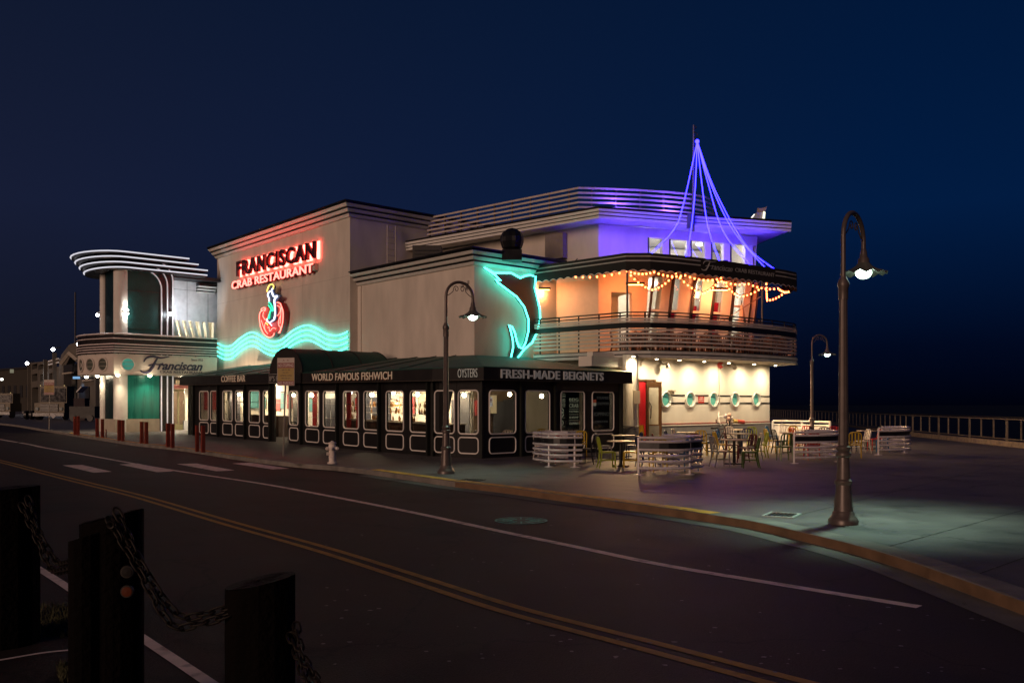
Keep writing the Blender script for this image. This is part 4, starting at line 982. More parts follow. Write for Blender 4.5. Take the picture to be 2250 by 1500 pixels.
for i, (u_, lab) in enumerate(((44.3, 'above the coffee bar end'), (41.0, 'left of the doorway'), (38.6, 'beside the rounded doorway'), (35.6, 'above the left shelves'), (33.0, 'above the middle shelves'), (30.4, 'above the right shelves'), (27.4, 'near the chamfered corner'))):  # assumed spotlights, added to brighten the inner wall behind the windows
    q = Vector((*UV(u_, 21.9), 2.74)); q.z += gz(q.x, q.y); t = thing('assumed_ceiling_spot', 'assumed small ceiling spotlight inside the pavilion, '+lab, 'lamp', q, 0, 'assumed ceiling spotlights inside the pavilion')
    MB().lathe([(.05, .08), (.06, 0), (.04, -.05)], q, 10).build('head', glow('assumed_spot_head', (1, .85, .6), 25), t)
    tq = Vector((*UV(u_+(1.2 if i == 0 else 0), 23.4), 1.4)); spot('assumed_wall_wash', q-Vector((0, 0, .1)), tq, 170, (1, .88, .70), 165, 1.0, .06, t)
for z_ in (1.15, 1.75, 2.2):
    zl(MB().tube([Vector((*UV(44, 19.3), z_)), Vector((*UV(26, 19.3), z_))], .012, 5)).build('inner_rail', mat('inner_rail', (.4, .36, .3), .3, .6), PV)
# menu board behind the right hand windows
mbp = Path([VB.P(VB.s(1225), 0, -.35).xy, VB.P(VB.s(1290), 0, -.35).xy])
ML = thing('menu_board', 'chalk lettered menu board with a fish emblem behind the third right window', 'menu board', mbp.P(.9, 1.5, 0))
MB().wbox(mbp, .1, mbp.L-.05, .85, 2.3, -.05, 0).build('board', mat('slate', (.008, .012, .010), .6), ML)
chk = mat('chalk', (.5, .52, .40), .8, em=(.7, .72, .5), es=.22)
sA = .20; sBm = mbp.L*.48; sC = mbp.L*.62; sD = mbp.L-.1
def chtext(body, a, b, z0, z1): text_on(mbp, body, a, b, z0, z1, .001, .006, ML, chk, 'chalk_text')
for z0, z1, tx in ((2.06, 2.14, 'FRESH'), (1.90, 2.01, 'OYSTERS'), (1.74, 1.84, 'FRANCISCO')): chtext(tx, sA, sBm, z0, z1)
for z_ in (2.18, 1.87, 1.71, 1.30, .98): MB().wbox(mbp, sA, sBm, z_, z_+.012, .001, .006).build('chalk_line', chk, ML)
for z0, z1, tx in ((1.92, 2.03, 'BEIG'), (1.68, 1.82, 'CRAB'), (1.50, 1.57, 'PASTRIES'), (1.28, 1.35, 'SHRIMP'), (1.05, 1.13, 'CIOPPINO')): chtext(tx, sC, sD, z0, z1)
for z_ in (1.87, 1.62, 1.42, 1.21): MB().wbox(mbp, sC, sD, z_, z_+.010, .001, .006).build('chalk_line', chk, ML)
cc_ = ((sA+sBm)/2, 1.50)
MB().plate(mbp, [(cc_[0]+.22*x, cc_[1]+.10*y) for x, y in ((-1, .5), (-.8, .1), (-.4, .5), (.1, .62), (.6, .4), (1, 0), (.6, -.4), (.1, -.62), (-.4, -.5), (-.8, -.1), (-1, -.5), (-.9, 0))], .002, .007).build('fish_emblem', chk, ML)
for a0, a1 in ((.35, 2.8), (3.5, 5.9)):
    MB().tube([mbp.P(cc_[0]+.2*math.cos(a0+(a1-a0)*i/12), cc_[1]+.18*math.sin(a0+(a1-a0)*i/12), .005) for i in range(13)], .022, 5).build('emblem_arc', chk, ML)
MB().tube([mbp.P(sBm-.18+.075*math.cos(i*.52), 1.12+.085*math.sin(i*.52), .005) for i in range(12)], .013, 5, True).build('emblem_ring', chk, ML)
chtext('FISH', sA, sA+.24, 1.16, 1.24); chtext('CHIPS', sA, sA+.24, 1.03, 1.11)
mb2 = Path([VB.P(VB.s(1297), 0, -.25).xy, VB.P(VB.s(1352), 0, -.25).xy])
ML2 = thing('menu_board', 'dim menu board reading CIOPPINO with red printed notice behind the rightmost window', 'menu board', mb2.P(.9, 1.5, 0))
MB().wbox(mb2, .05, mb2.L-.05, .85, 2.3, -.05, 0).build('board', mat('slate2', (.016, .014, .012), .5), ML2)
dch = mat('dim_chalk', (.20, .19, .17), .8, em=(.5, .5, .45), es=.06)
L2_ = mb2.L
for z0, z1, a, b, tx in ((2.0, 2.1, .45, .95, 'STEAMED'), (1.78, 1.88, .45, .95, 'CHOWDER'), (1.64, 1.72, .2, .4, 'TO'), (1.36, 1.50, .22, .95, 'CIOPPINO'), (1.10, 1.18, .3, .9, 'LOBSTER')):
    text_on(mb2, tx, L2_*a, L2_*b, z0, z1, .001, .006, ML2, dch, 'chalk_text')
MB().wbox(mb2, L2_*.18, L2_*.42, 1.86, 1.98, .002, .01).build('notice', mat('notice_red', (.5, .08, .05), .6, em=(1, .2, .1), es=.15), ML2)
MB().wbox(mb2, L2_*.18, L2_*.42, 1.74, 1.86, .002, .01).build('notice', mat('notice_white', (.6, .55, .45), .6, em=(1, .9, .7), es=.15), ML2)
t = thing('window_sticker', 'small white arrow sticker in the upper left of the first right hand window', 'sticker', VB.P(VB.s(1080), 1.9, -.02))
s_ = VB.s(1077.5); MB().wbox(VB, s_, s_+.12, 1.72, 2.05, -.043, -.038).build('label_face', mat('sticker_white', (.8, .76, .7), .6, em=(1, .9, .8), es=.2), t)
MB().plate(VB, [(s_+.02, 1.93), (s_+.06, 2.01), (s_+.10, 1.93), (s_+.075, 1.93), (s_+.075, 1.86), (s_+.045, 1.86), (s_+.045, 1.93)], -.037, -.034).build('arrow', mat('sticker_red', (.5, .05, .03), .6), t)
# ================================================================== NEON ON THE TALL BLOCK
W1 = P1
WV = thing('neon_wave_sign', 'four parallel glowing teal neon wave tubes across the cream wall', 'neon sign', W1.P(6, 6, .15))
base = [(140,1250),(200,1278),(262,1268),(330,1210),(410,1165),(470,1176),(540,1220),(610,1240),(680,1216),(760,1150),(840,1112),(900,1107),(960,1130),(1040,1175),(1110,1190),(1170,1178),(1222,1152)]
for k_ in range(4):
    pts = []
    for a, b in base:
        b2 = b+k_*(34.5+9*(a-140)/1085); pts.append((440+a/3.75, 420+b2/3.75))
    cur = spline([W1.P(*W1.sz(px, py, .12), .12) for px, py in pts], 6)
    cur = [W1.P(min(max(W1.s(CX+F*c.x/c.y, .12), .05), W1.L-.05), c.z, .12) for c in cur]
    MB().tube(cur, .028, 7).build('neon_tube', tealn, WV, True)
    for i in range(4, len(cur), 9): MB().tube([cur[i], cur[i]-Vector((W1.N[0].x*.18, W1.N[0].y*.18, 0))], .02, 4).build('tube_clip', steel, WV)
# channel letters
LS = thing('channel_letter_sign', 'big black block letters reading FRANCISCAN outlined by red neon glow', 'neon sign', W1.P(5, 9, .2))
s0, s1 = W1.s(520, .3), W1.s(692, .3); z0a, z1a = W1.z(519, 608, .3), W1.z(519, 575, .3); z0b, z1b = W1.z(692, 567, .3), W1.z(692, 529, .3)
print('letters', z0a, z1a, z0b, z1b)
zz0 = (z0a+z0b)/2; zz1 = (z1a+z1b)/2; slo = (z0b+z1b-z0a-z1a)/2/(s1-s0)
lm = mat('letter_black', (.045, .005, .005), .45); rn = glow('red_neon', (22.0, 1.3, .95), 1.0)
text_on(W1, 'FRANCISCAN', s0, s1, zz0-slo*(s1-s0)/2, zz1-slo*(s1-s0)/2, .20, .34, LS, [lm], split=True, bold=.035, sp=1.16, zslope=slo)
# glowing red halo tubes set between letter and wall
hal = text_on(W1, 'FRANCISCAN', s0-.0, s1+.06, zz0-.03-slo*(s1-s0)/2, zz1+.03-slo*(s1-s0)/2, .05, .09, LS, [rn], 'neon_halo', split=True, bold=.03, sp=1.16, zslope=slo)
LS2 = thing('channel_letter_sign', 'smaller glowing pink white letters reading CRAB RESTAURANT under the big letters', 'neon sign', W1.P(5, 8, .2))
s0, s1 = W1.s(508.5, .3), W1.s(687, .3); z0a, z1a = W1.z(509, 635.5, .3), W1.z(509, 619, .3); z0b, z1b = W1.z(686, 598, .3), W1.z(686, 577.5, .3)
zz0 = (z0a+z0b)/2; zz1 = (z1a+z1b)/2; slo = (z0b+z1b-z0a-z1a)/2/(s1-s0)
text_on(W1, 'CRAB RESTAURANT', s0+.06, s1+.06, zz0-slo*(s1-s0)/2-.02, zz1-slo*(s1-s0)/2-.02, .04, .26, LS2, [mat('letter_red', (.30, .01, .01), .5)], 'letter', split=True, bold=.03, zslope=slo)
text_on(W1, 'CRAB RESTAURANT', s0, s1, zz0-slo*(s1-s0)/2, zz1-slo*(s1-s0)/2, .27, .30, LS2, [glow('pink_white_neon', (3.6, .74, .58), 1.0)], 'neon_face', split=True, bold=.012, zslope=slo)
t = thing('sign_transformer_box', 'small grey electrical box at the right end of the red letters', 'electrical box', W1.P(W1.s(694), 8.6, .1))
MB().wbox(W1, W1.s(690), W1.s(700), W1.z(694, 596), W1.z(694, 580), .01, .22).build('box', mat('box_grey', (.45, .4, .36), .6), t)
# mermaid and crab
CS = thing('neon_crab_sign', 'pink neon outlined round crab sign standing proud of the wall', 'neon sign', W1.P(W1.s(600), 6.6, .2))
def Q(zx, zy, n=.40): px, py = 560+zx/10.71, 610+zy/10.71; return W1.P(*W1.sz(px, py, n), n)
def Qs(zx, zy, n=.40): px, py = 560+zx/10.71, 610+zy/10.71; return W1.sz(px, py, n)
crab = [(150,740),(235,705),(300,660),(390,590),(590,585),(640,690),(675,800),(665,960),(640,1130),(590,1300),(540,1320),(500,1270),(470,1290),(430,1380),(340,1410),(260,1370),(190,1290),(130,1150),(105,960),(110,830)]
MB().plate(W1, [Qs(a, b) for a, b in crab], .06, .36).build('cabinet', mat('crab_red', (.32, .015, .02), .5), CS)
MB().plate(W1, [(s_, z_) for s_, z_ in [Qs(a, b) for a, b in [(170,760),(300,690),(390,620),(580,610),(640,800),(630,980),(560,1240),(430,1300),(340,1370),(200,1260),(130,960)]]], .362, .37).build('face_panel', mat('crab_pink', (.60, .10, .10), .5, em=(1, .08, .06), es=.25), CS)
pk = glow('pink_neon', (4.5, .72, .55), 1.0); yw = glow('yellow_neon', (3.2, 1.9, .35), 1.0); wn = glow('white_neon', (2.6, 2.7, 3.6), 1.0); gn = glow('green_neon', (.10, 2.6, 1.0), 1.0)
def nt_(par, pts, m, r=.028, closed=False, n=.42): MB().tube(spline([Q(a, b, n) for a, b in pts], 5, closed), r, 6, closed).build('neon_tube', m, par, True)
nt_(CS, [(150,790),(160,730),(225,705),(250,730),(230,790)], pk)
nt_(CS, [(235,740),(150,790),(115,850),(110,980),(135,1150),(200,1300),(290,1380),(360,1400),(430,1360),(455,1300)], pk)
nt_(CS, [(390,600),(570,590),(625,680),(660,800),(660,960),(635,1130),(580,1300)], pk)
nt_(CS, [(520,650),(590,700),(600,770),(560,860),(490,920)], pk, .02)
nt_(CS, [(180,900),(230,970),(280,1020),(240,1080),(230,1200),(300,1320)], pk, .02)
nt_(CS, [(205,800),(190,900),(235,990)], pk, .02)
nt_(CS, [(300,1180),(330,1160),(350,1260),(400,1200),(440,1180),(490,1200)], pk, .02)
nt_(CS, [(600,900),(560,1010),(560,1120),(590,1140),(600,1220),(550,1300)], pk, .02)
nt_(CS, [(150,1000),(200,1150),(260,1280)], pk, .018); nt_(CS, [(620,700),(600,980),(590,1080)], pk, .018)
nt_(CS, [(250,1060),(290,1090),(300,1120)], yw, .02)
MM = thing('neon_mermaid_sign', 'small neon mermaid figure in white green and yellow seated on the crab sign', 'neon sign', W1.P(W1.s(596), 7.4, .3))
mer = [(300,330),(340,190),(400,150),(450,190),(430,330),(500,400),(580,400),(580,450),(520,520),(490,560),(490,980),(430,1030),(340,1060),(280,980),(310,900),(330,760),(300,640),(310,480),(270,410)]
MB().plate(W1, [Qs(a, b, .5) for a, b in mer], .371, .46).build('cabinet', mat('mermaid_blue', (.05, .10, .20), .5), MM)
nt_(MM, [(285,330),(300,260),(340,180),(400,155),(440,190),(425,260)], yw, .03, n=.49)
nt_(MM, [(420,250),(375,320),(340,330),(300,400),(330,480),(335,560)], wn, .03, n=.49)
nt_(MM, [(400,330),(440,440),(520,430),(505,460),(460,520),(470,700),(475,860),(450,990)], wn, .04, n=.49)
nt_(MM, [(320,590),(360,600),(420,720),(420,780)], gn, .03, n=.49); nt_(MM, [(320,650),(380,740),(350,830),(310,960)], gn, .03, n=.49)
nt_(MM, [(420,780),(360,790),(340,960)], gn, .025, n=.49)
nt_(MM, [(280,970),(300,1030),(350,1060),(410,1010),(450,990)], wn, .03, n=.49); nt_(MM, [(340,1060),(400,1130)], wn, .02, n=.49)
# ================================================================== DOLPHIN TAIL SIGN on the side of the lower block
DT = thing('neon_fish_tail_sign', 'tall dark fish tail silhouette outlined with bright teal neon on the side wall', 'neon sign', P2B.P(P2B.s(1130), 5.6, .2))
tail = [(1088,672),(1165,714),(1300,714),(1370,752),(1410,735),(1450,730),(1490,742),(1482,830),(1500,900),(1522,1000),(1524,1080),(1500,1180),(1460,1260),(1400,1310),(1348,1380),(1292,1388),(1312,1300),(1310,1240),(1290,1150),(1278,1122),(1303,1135),(1325,1180),(1340,1245),(1358,1292),(1385,1305),(1410,1258),(1432,1170),(1434,1080),(1400,980),(1340,900),(1260,840),(1192,788),(1178,768),(1216,775),(1165,726)]
def Tq(a, b, n): return P2B.sz(760+a/3.571, 400+b/3.571, n)
MB().plate(P2B, [Tq(a, b, .28) for a, b in tail], .14, .28).build('body_plate', mat('tail_dark', (.045, .014, .010), .5, var=.3, vs=1.5), DT)
MB().tube([P2B.P(*Tq(a, b, .34), .34) for a, b in tail[:15]], .038, 7).build('neon_tube', tealn, DT, True)
MB().tube([P2B.P(*Tq(a, b, .34), .34) for a, b in tail[15:]+[tail[0]]], .038, 7).build('neon_tube', tealn, DT, True)
MB().tube([P2B.P(*Tq(a+dx, b, .10), .08) for (a, b), dx in zip(tail[:15], [0]*15)], .03, 6).build('back_neon_tube', tealn, DT, True)
MB().tube([P2B.P(*Tq(a, b, .10), .08) for a, b in tail[20:]+[tail[0]]], .03, 6).build('back_neon_tube', tealn, DT, True)
# camera on the block corner
def wallcam(P, px, py, label, n=.0, right=1):
    s_ = P.s(px); z_ = P.z(px, py); t = thing('security_camera', label, 'camera', P.P(s_, z_, 0)); m = mat('camera_white', (.55, .52, .48), .5)
    MB().wbox(P, s_-.08, s_+.08, z_-.06, z_+.06, .002, .12).build('mount', m, t); MB().wbox(P, s_-.04, s_+.04, z_-.10, z_-.02, .12, .4).build('arm', m, t)
    MB().sphere(P.P(s_, z_-.16, .36), .10, 12, 8).build('dome', m, t, True)
wallcam(P2, 1029, 620, 'white dome camera high at the corner of the lower block')
# ================================================================== FIXTURES ON THE WHITE WALL
wallcam(PW, 1452, 797, 'first white camera under the balcony near the door')
wallcam(PW, 1600, 801, 'second white camera under the balcony right of the red alarm bell')
def fx(name, label, cat, px, py): return thing(name, label, cat, PW.P(PW.s(px), PW.z(px, py), 0))
t = fx('alarm_bell', 'round red fire alarm bell high on the white wall', 'alarm', 1581, 802)
a, b = PW.sz(1581, 802); M = Matrix((( PW.d[0].x, 0, PW.N[0].x), (PW.d[0].y, 0, PW.N[0].y), (0, 1, 0))).to_4x4(); M.translation = PW.P(a, b, 0)
MB().lathe([(.17, 0), (.17, .08), (.14, .13), (.05, .17)], (0, 0, 0), 20).xf(M).build('bell', mat('bell_red', (.45, .05, .04), .4), t, True)
MB().lathe([(.06, .16), (.06, .19)], (0, 0, 0), 12).xf(M).build('hub', white, t)
t = fx('conduit', 'curved pale conduit at the top left of the white wall', 'conduit', 1412, 795)
MB().tube(spline([PW.P(*PW.sz(1410, 803, .08), .08), PW.P(*PW.sz(1411, 793, .08), .08), PW.P(*PW.sz(1416, 789, .08), .08), PW.P(*PW.sz(1424, 788, .08), .08)], 5), .03, 6).build('pipe', st, t)
t = fx('downpipe', 'thin white vertical pipe running down the middle of the white wall', 'pipe', 1579, 840)
s_ = PW.s(1579); MB().tube([PW.P(s_, 1.0, .05), PW.P(s_, 3.6, .05)], .022, 6).build('pipe', mat('pipe_white', (.6, .55, .47), .6), t)
t = fx('warning_sign', 'small red and white notice between the second and third portholes', 'sign', 1539, 877)
a0, b0_ = PW.sz(1533.5, 885); a1, b1_ = PW.sz(1546, 870.5)
MB().wbox(PW, a0, a1, b0_, b1_, .022, .03).build('plate', mat('sign_red', (.5, .03, .02), .6), t)
text_on(PW, 'NO', a0+.09, a1-.09, b1_-.08, b1_-.02, .031, .034, t, white, 'words'); text_on(PW, 'SMOKING', a0+.03, a1-.03, b1_-.16, b1_-.10, .031, .034, t, white, 'words'); text_on(PW, 'IN THIS AREA', a0+.03, a1-.03, b1_-.24, b1_-.19, .031, .034, t, white, 'words')
t = fx('wall_lamp', 'small unlit bracket lamp above the first porthole', 'lamp', 1471, 860)
a, b = PW.sz(1471, 858); MB().wbox(PW, a-.12, a+.12, b-.03, b+.02, 0, .25).build('bracket', mat('wl_tan', (.35, .28, .2), .5), t); MB().wbox(PW, a-.06, a+.08, b-.16, b-.03, .05, .2).build('head', mat('wl_tan'), t)
t = fx('electric_box', 'grey electrical box on the column beside the red door', 'electrical box', 1399, 873)
q = at(1398.5, 872, 35.3); MB().box((q.x-.13, q.y-.1, q.z-.26), (q.x+.13, q.y+.1, q.z+.26)).build('box', mat('box_tan', (.42, .36, .28), .6), t); MB().tube([q+Vector((-.1, 0, -.26)), q+Vector((-.14, 0, .3)), q+Vector((-.1, 0, -.9))], .02, 5).build('cable', mat('box_tan'), t)
t = fx('standpipe', 'white wall pipe feeding a cluster of capped brass hose valves', 'standpipe', 1600, 920)
PX = lambda px, py, n: PW.P(*PW.sz(px, py, n), n)
MB().tube(spline([PX(1580, 905, .1), PX(1579, 915, .15), PX(1580, 925, .2), PX(1584, 934, .3)], 5), .03, 6).build('pipe', white, t); MB().tube([PX(1579, 916, .15), PX(1595, 915, .3)], .045, 8).build('pipe', white, t)
for i, (a, b, c) in enumerate(((1594, 914, (.35, .3, .32)), (1600, 920, (.45, .3, .26)), (1602, 912, (.42, .25, .2)), (1607, 919, (.4, .38, .38)), (1607, 927, (.35, .3, .28)))):
    MB().sphere(PX(a, b, .45), .10, 10, 7, (1, 1, 1.1)).build('valve_cap', mat('cap%d' % i, c, .5), t, True)
MB().tube([PX(1604, 922, .42), PX(1603, 938, .42)], .04, 6).build('riser', steel, t)
MB().tube([PX(1610, 925, .42), PX(1618, 925, .42)], .10, 8).build('hose_yellow', mat('hose_yel', (.4, .3, .08), .7), t); MB().tube([PX(1618, 925, .42), PX(1634, 927, .42)], .09, 8).build('hose_red', mat('hose_red', (.32, .03, .02), .7), t)
# under-balcony downlights
dlm = glow('downlight_lens', (1, .86, .58), 40)
for i, (px, e) in enumerate(((1388, 240), (1410, 200), (1460, 250), (1485, 0), (1515, 250), (1569, 255), (1612, 0), (1625, 255), (1672, 245), (1699, 0))):
    if px == 1388: q = Vector((x_+.05, y_-.55, 3.70))
    else: q = PW.P(PW.s(px), 3.70, .80)
    if e:
        t = thing('soffit_downlight', 'small warm downlight in the balcony soffit, %s' % ['in front of the white column', 'over the open red door', 'between door and first porthole', '', 'above the second porthole', 'above the red alarm bell', '', 'above the fourth porthole', 'above the last porthole', ''][i], 'downlight', q, 0, 'downlights in the balcony soffit')
        MB().lathe([(.09, .05), (.10, .0), (.07, -.02)], q, 14).build('trim_ring', white, t); MB().lathe([(.07, -.015), (.06, -.03)], q, 12).build('lens', dlm, t)
        tg = PW.P(PW.s(px), 1.2, .3) if px != 1388 else Vector((x_+.03, y_-.42, 0))
        spot('downlight_beam', q+Vector((0, 0, -.06)), tg, e, (1, .77, .48), 165, 1.0, .05, t)
        tg2 = PW.P(PW.s(px), 0, 3.4) if px != 1388 else Vector((x_-.6, y_-3.5, 0))
        spot('terrace_beam', q+Vector((0, 0, -.06)), tg2, 900, (1, .62, .28), 118, 1.0, .05, t)
# assumed overhead heater lamps, added to give the balcony its orange light
for i, (s_, n_) in enumerate(((1.1, 1.3), (5.5, 1.1), (-3.0, 1.0))):
    q = PB.P(s_, 6.95, n_) if s_ > 0 else PA.P(PA.L+s_+.6, 6.95, 1.0); t = thing('assumed_heater_lamp', ['assumed orange glowing overhead heater lamp above the left deck', 'assumed orange glowing overhead heater lamp above the right deck', 'assumed overhead heater lamp near the peach wall beside the fish tail sign'][i], 'heater', q, 0, 'assumed overhead heaters on the balcony')
    MB().box((q.x-.4, q.y-.06, q.z-.02), (q.x+.4, q.y+.06, q.z+.08)).build('housing', steel, t); MB().box((q.x-.35, q.y-.04, q.z-.035), (q.x+.35, q.y+.04, q.z-.021)).build('element', glow('assumed_heater_glow', (1, .36, .10), 25), t)
    point('assumed_heater_light', (q.x, q.y, q.z-.15), 170, (1, .33, .11), .2, t)
# rooms
for i, (s_, n_, z_, e, c, lb) in enumerate(((3.5, -2.0, 7.3, 60, (1, .86, .66), 'ceiling lamp in the second floor dining room, left'), (6.6, -2.0, 7.3, 60, (1, .86, .66), 'ceiling lamp in the second floor dining room, right'), (3.2, -1.6, 9.45, 32, (1, .9, .78), 'ceiling lamp in the top floor room, left'), (6.2, -1.6, 9.45, 38, (1, .9, .78), 'round ceiling lamp seen through the right top floor window'))):
    q = PB.P(s_, z_, n_); t = thing('ceiling_lamp', lb, 'lamp', q, 0, 'ceiling lamps in the upper rooms')
    MB().lathe([(.16, .08), (.18, .0), (.12, -.04)], q, 14).build('diffuser', glow('room_lamp', (1, .9, .7), 12), t); point('room_light', q-Vector((0, 0, .2)), e*6, c, .2, t)
# ================================================================== ENTRANCE TOWER
TW = thing('entrance_tower', 'rounded streamline entrance tower with striped canopy, teal glass panels and stacked white roof rings', 'tower', (*UV(53, 19), .2))
TP = Path([UV(56.2, 17.4), UV(53.1, 17.4), UV(53.1, 20.9)])   # A side then B side
TA = Path([UV(56.2, 17.4), UV(53.1, 17.4)]); TB = Path([UV(53.1, 17.4), UV(53.1, 20.9)])
wcol = mat('tower_white', (.70, .66, .60), .6, var=.06)
zr = 9.62
tealg = mat('teal_glass', (.004, .15, .12), .3, var=.3, vs=6, streak=.1, bump=.4, bs=14, spec=.3)
darkg = mat('dark_glass', (.004, .020, .020), .35, var=.4, vs=4, bump=1.0, bs=9, spec=.7)
MB().prism([UV(56.1, 17.55), UV(53.25, 17.55), UV(53.25, 20.8), UV(56.1, 20.8)], .2, zr).build('core', mat('core_dark', (.02, .02, .02), .8), TW)
b0_, b1_, b2_, b3_ = 0, TB.s(278), TB.s(350.5), TB.s(381.5)
for za, zb_, gm_, l in ((.95, 3.5, tealg, 'lower'), (5.0, zr, darkg, 'upper')):
    MB().wbox(TB, b1_, b2_, za, zb_, -.1, -.02).build('glass_panel', gm_ if l == 'lower' else mat('upper_teal_glass', (.010, .060, .058), .45, var=.2, vs=2, bump=.5, bs=14, spec=.3), TW)
    MB().wbox(TA, TA.s(232), TA.s(249)-.0, za, zb_, -.1, -.02).build('glass_panel', darkg, TW)
for za, zb_ in ((.15, 3.6), (4.7, zr)):
    MB().lathe([(.42, 0), (.42, zb_-za)], (*(TB.P(.42, 0, -.36).xy), za), 28).build('column', wcol, TW, True)
    q = TA.P(TA.s(222), 0, -.2).xy; MB().lathe([(.26, 0), (.26, zb_-za)], (*q, za), 20).build('column', wcol, TW, True)
    MB().wbox(TB, b2_, b3_, za, zb_, -.1, .0).build('black_fin', dk, TW)
MB().wbox(TB, b1_-.1, b2_, .15, .95, -.1, .03).build('base', mat('base_tan', (.42, .36, .28), .7), TW)
MB().wbox(TA, 0, TA.L, .15, .95, -.1, .03).build('base', mat('base_tan'), TW)
for z_ in (6.2, 8.4): MB().wbox(TB, b1_, b2_, z_, z_+.03, -.02, .0).build('mullion', darkg, TW)
# vertical tubes that bend out of the roof rings
ringw = glow('ring_white', (.92, .90, 1.0), .80)
tubew = mat('tube_white', (.8, .78, .78), .35, em=(.9, .9, 1), es=.22)
bx = [(355.5, 9.70, 333), (368.5, 9.98, 345), (380.5, 10.27, 358)]
for px, ztop, pxs in bx:
    s_ = TB.s(px, .1); sb = TB.s(pxs, .1); R_ = 1.1
    pts = [TB.P(s_, .2, .06), TB.P(s_, 5.0, .06), TB.P(s_, ztop-R_, .06)]+[TB.P(s_-R_*(1-math.cos(a)), ztop-R_+R_*math.sin(a), .06) for a in [math.pi/2*i/8 for i in range(1, 9)]]
    MB().tube(pts, .042, 8).build('bent_tube', tubew, TW, True)
# roof rings
def ring(rv, ru, uc, vc, vend, dn):
    pts = [UV(uc-ru, vend)]+[UV(uc-ru, vc)]
    for i in range(1, 15):
        a = math.pi*i/14; pts.append(UV(uc-ru*math.cos(a), vc-rv*math.sin(a)))
    pts.append(UV(uc+ru, vend)); return pts[::-1]
for k_, (z_, sh, ve) in enumerate(((10.55, 0, 21.4), (10.27, .28, 22.0), (9.98, .56, 22.6), (9.70, .84, 22.6))):
    pts = ring(1.85-sh*.55, 2.95-sh*.25, 55.4, 17.7+.1*k_, ve, 0); P_ = Path([(a[0], a[1]) for a in pts])
    MB().prism(pts, z_-.14, z_+.02).build('roof_disc', mat('roof_black', (.015, .015, .018), .5), TW)
    MB().tube([P_.P(s_, z_-.03, .05) for s_ in P_.S], .040, 8).build('ring_tube', ringw, TW, True)
MB().prism(ring(1.0, 1.9, 55.2, 17.9, 20.9, 0), zr-.05, 10.4).build('roof_core', mat('roof_black'), TW)
MB().prism([UV(53.4, 20.8), UV(53.4, 25.0), UV(57, 25.0), UV(57, 20.8)], 9.45, 9.66).build('rear_roof', mat('roof_black'), TW)
# canopy / balcony band
CPp = [UV(58.8, 23), UV(58.8, 19), UV(58.6, 17.7), UV(57.8, 16.8), UV(56.6, 16.4), UV(55.3, 16.4), UV(54, 16.75), UV(52.8, 17.2), UV(52.8, 23.3)]
cpx = [Vector((a[0], a[1], 0)) for a in CPp]
CP = Path([(v.x, v.y) for v in spline(cpx[:8], 4)]+[CPp[-1]])
MB().prism([*CP.p, UV(54, 23.6)], 3.50, 3.56).build('canopy_soffit', wcol, TW); MB().prism([*CP.p, UV(54, 23.6)], 4.66, 4.70).build('canopy_deck', wcol, TW)
php = [(179, 799), (198.5, 798), (226.6, 799), (281, 799)]
hl = [(CP.s(a), CP.z(a, b)) for a, b in php]
fascm = mat('canopy_cream', (.62, .55, .48), .6, var=.05)
# curved part and straight part built separately so holes stay clean
sK = CP.S[-2]
CL = Path([CP.p[i] for i in range(len(CP.p)-1)]); CR = Path(CP.p[-2:])
MB().sweep(CL, [(-.06, 3.5), (0, 3.5), (0, 4.68), (-.06, 4.68)]).build('canopy_fascia', fascm, TW)
hr = [(CR.s(281), CR.z(281, 799))]
MB().holed(CR, [(0, 3.5), (CR.L, 3.5), (CR.L, 4.68), (0, 4.68)], [ell(hr[0][0], hr[0][1], .36, .36)], -.06, 0).build('canopy_fascia', fascm, TW)
for i, (a, b) in enumerate(php):
    P_ = CR if i == 3 else CL; s_ = P_.s(a); z_ = P_.z(a, 799)
    hole = [P_.P(x, y, .03) for x, y in ell(s_, 4.10, .38, .38, 24)]
    wd = MB().tube(hole, .05, 6, True).build('porthole', fascm, TW, True)
    MB().plate(P_, ell(s_, 4.10, .35, .35), -.04 if i == 3 else .004, -.03 if i == 3 else .012).build('pane', mat('port_teal', (.05, .32, .25), .3, em=(.1, .5, .4), es=.28) if i == 3 else mat('port_dim', (.09, .10, .08), .2), wd)
    for dz in (-.12, .12): MB().wbox(P_, s_-.33, s_+.33, 4.10+dz, 4.13+dz, .012 if i < 3 else -.03, .02 if i < 3 else -.02).build('bar', mat('port_bar', (.3, .28, .22), .6), wd)
band = mat('band_dark', (.010, .005, .004), .5)
MB().sweep(CP, [(-.03, 4.72), (.0, 4.72), (.0, 5.80), (-.03, 5.80)]).build('band_panel', band, TW)
for z_, r_ in ((4.81, .03), (4.96, .03), (5.10, .03), (5.26, .035), (5.58, .03), (5.85, .045)):
    MB().tube([CP.P(s_, z_, .06) for s_ in CP.S], r_, 6).build('band_rail', mat('rail_pinkwhite', (.80, .70, .68), .4), TW, True)
s_ = .3
while s_ < CP.L: MB().wbox(CP, s_-.02, s_+.012, 4.68, 5.85, .003, .02).build('band_post', dk, TW); s_ += .9
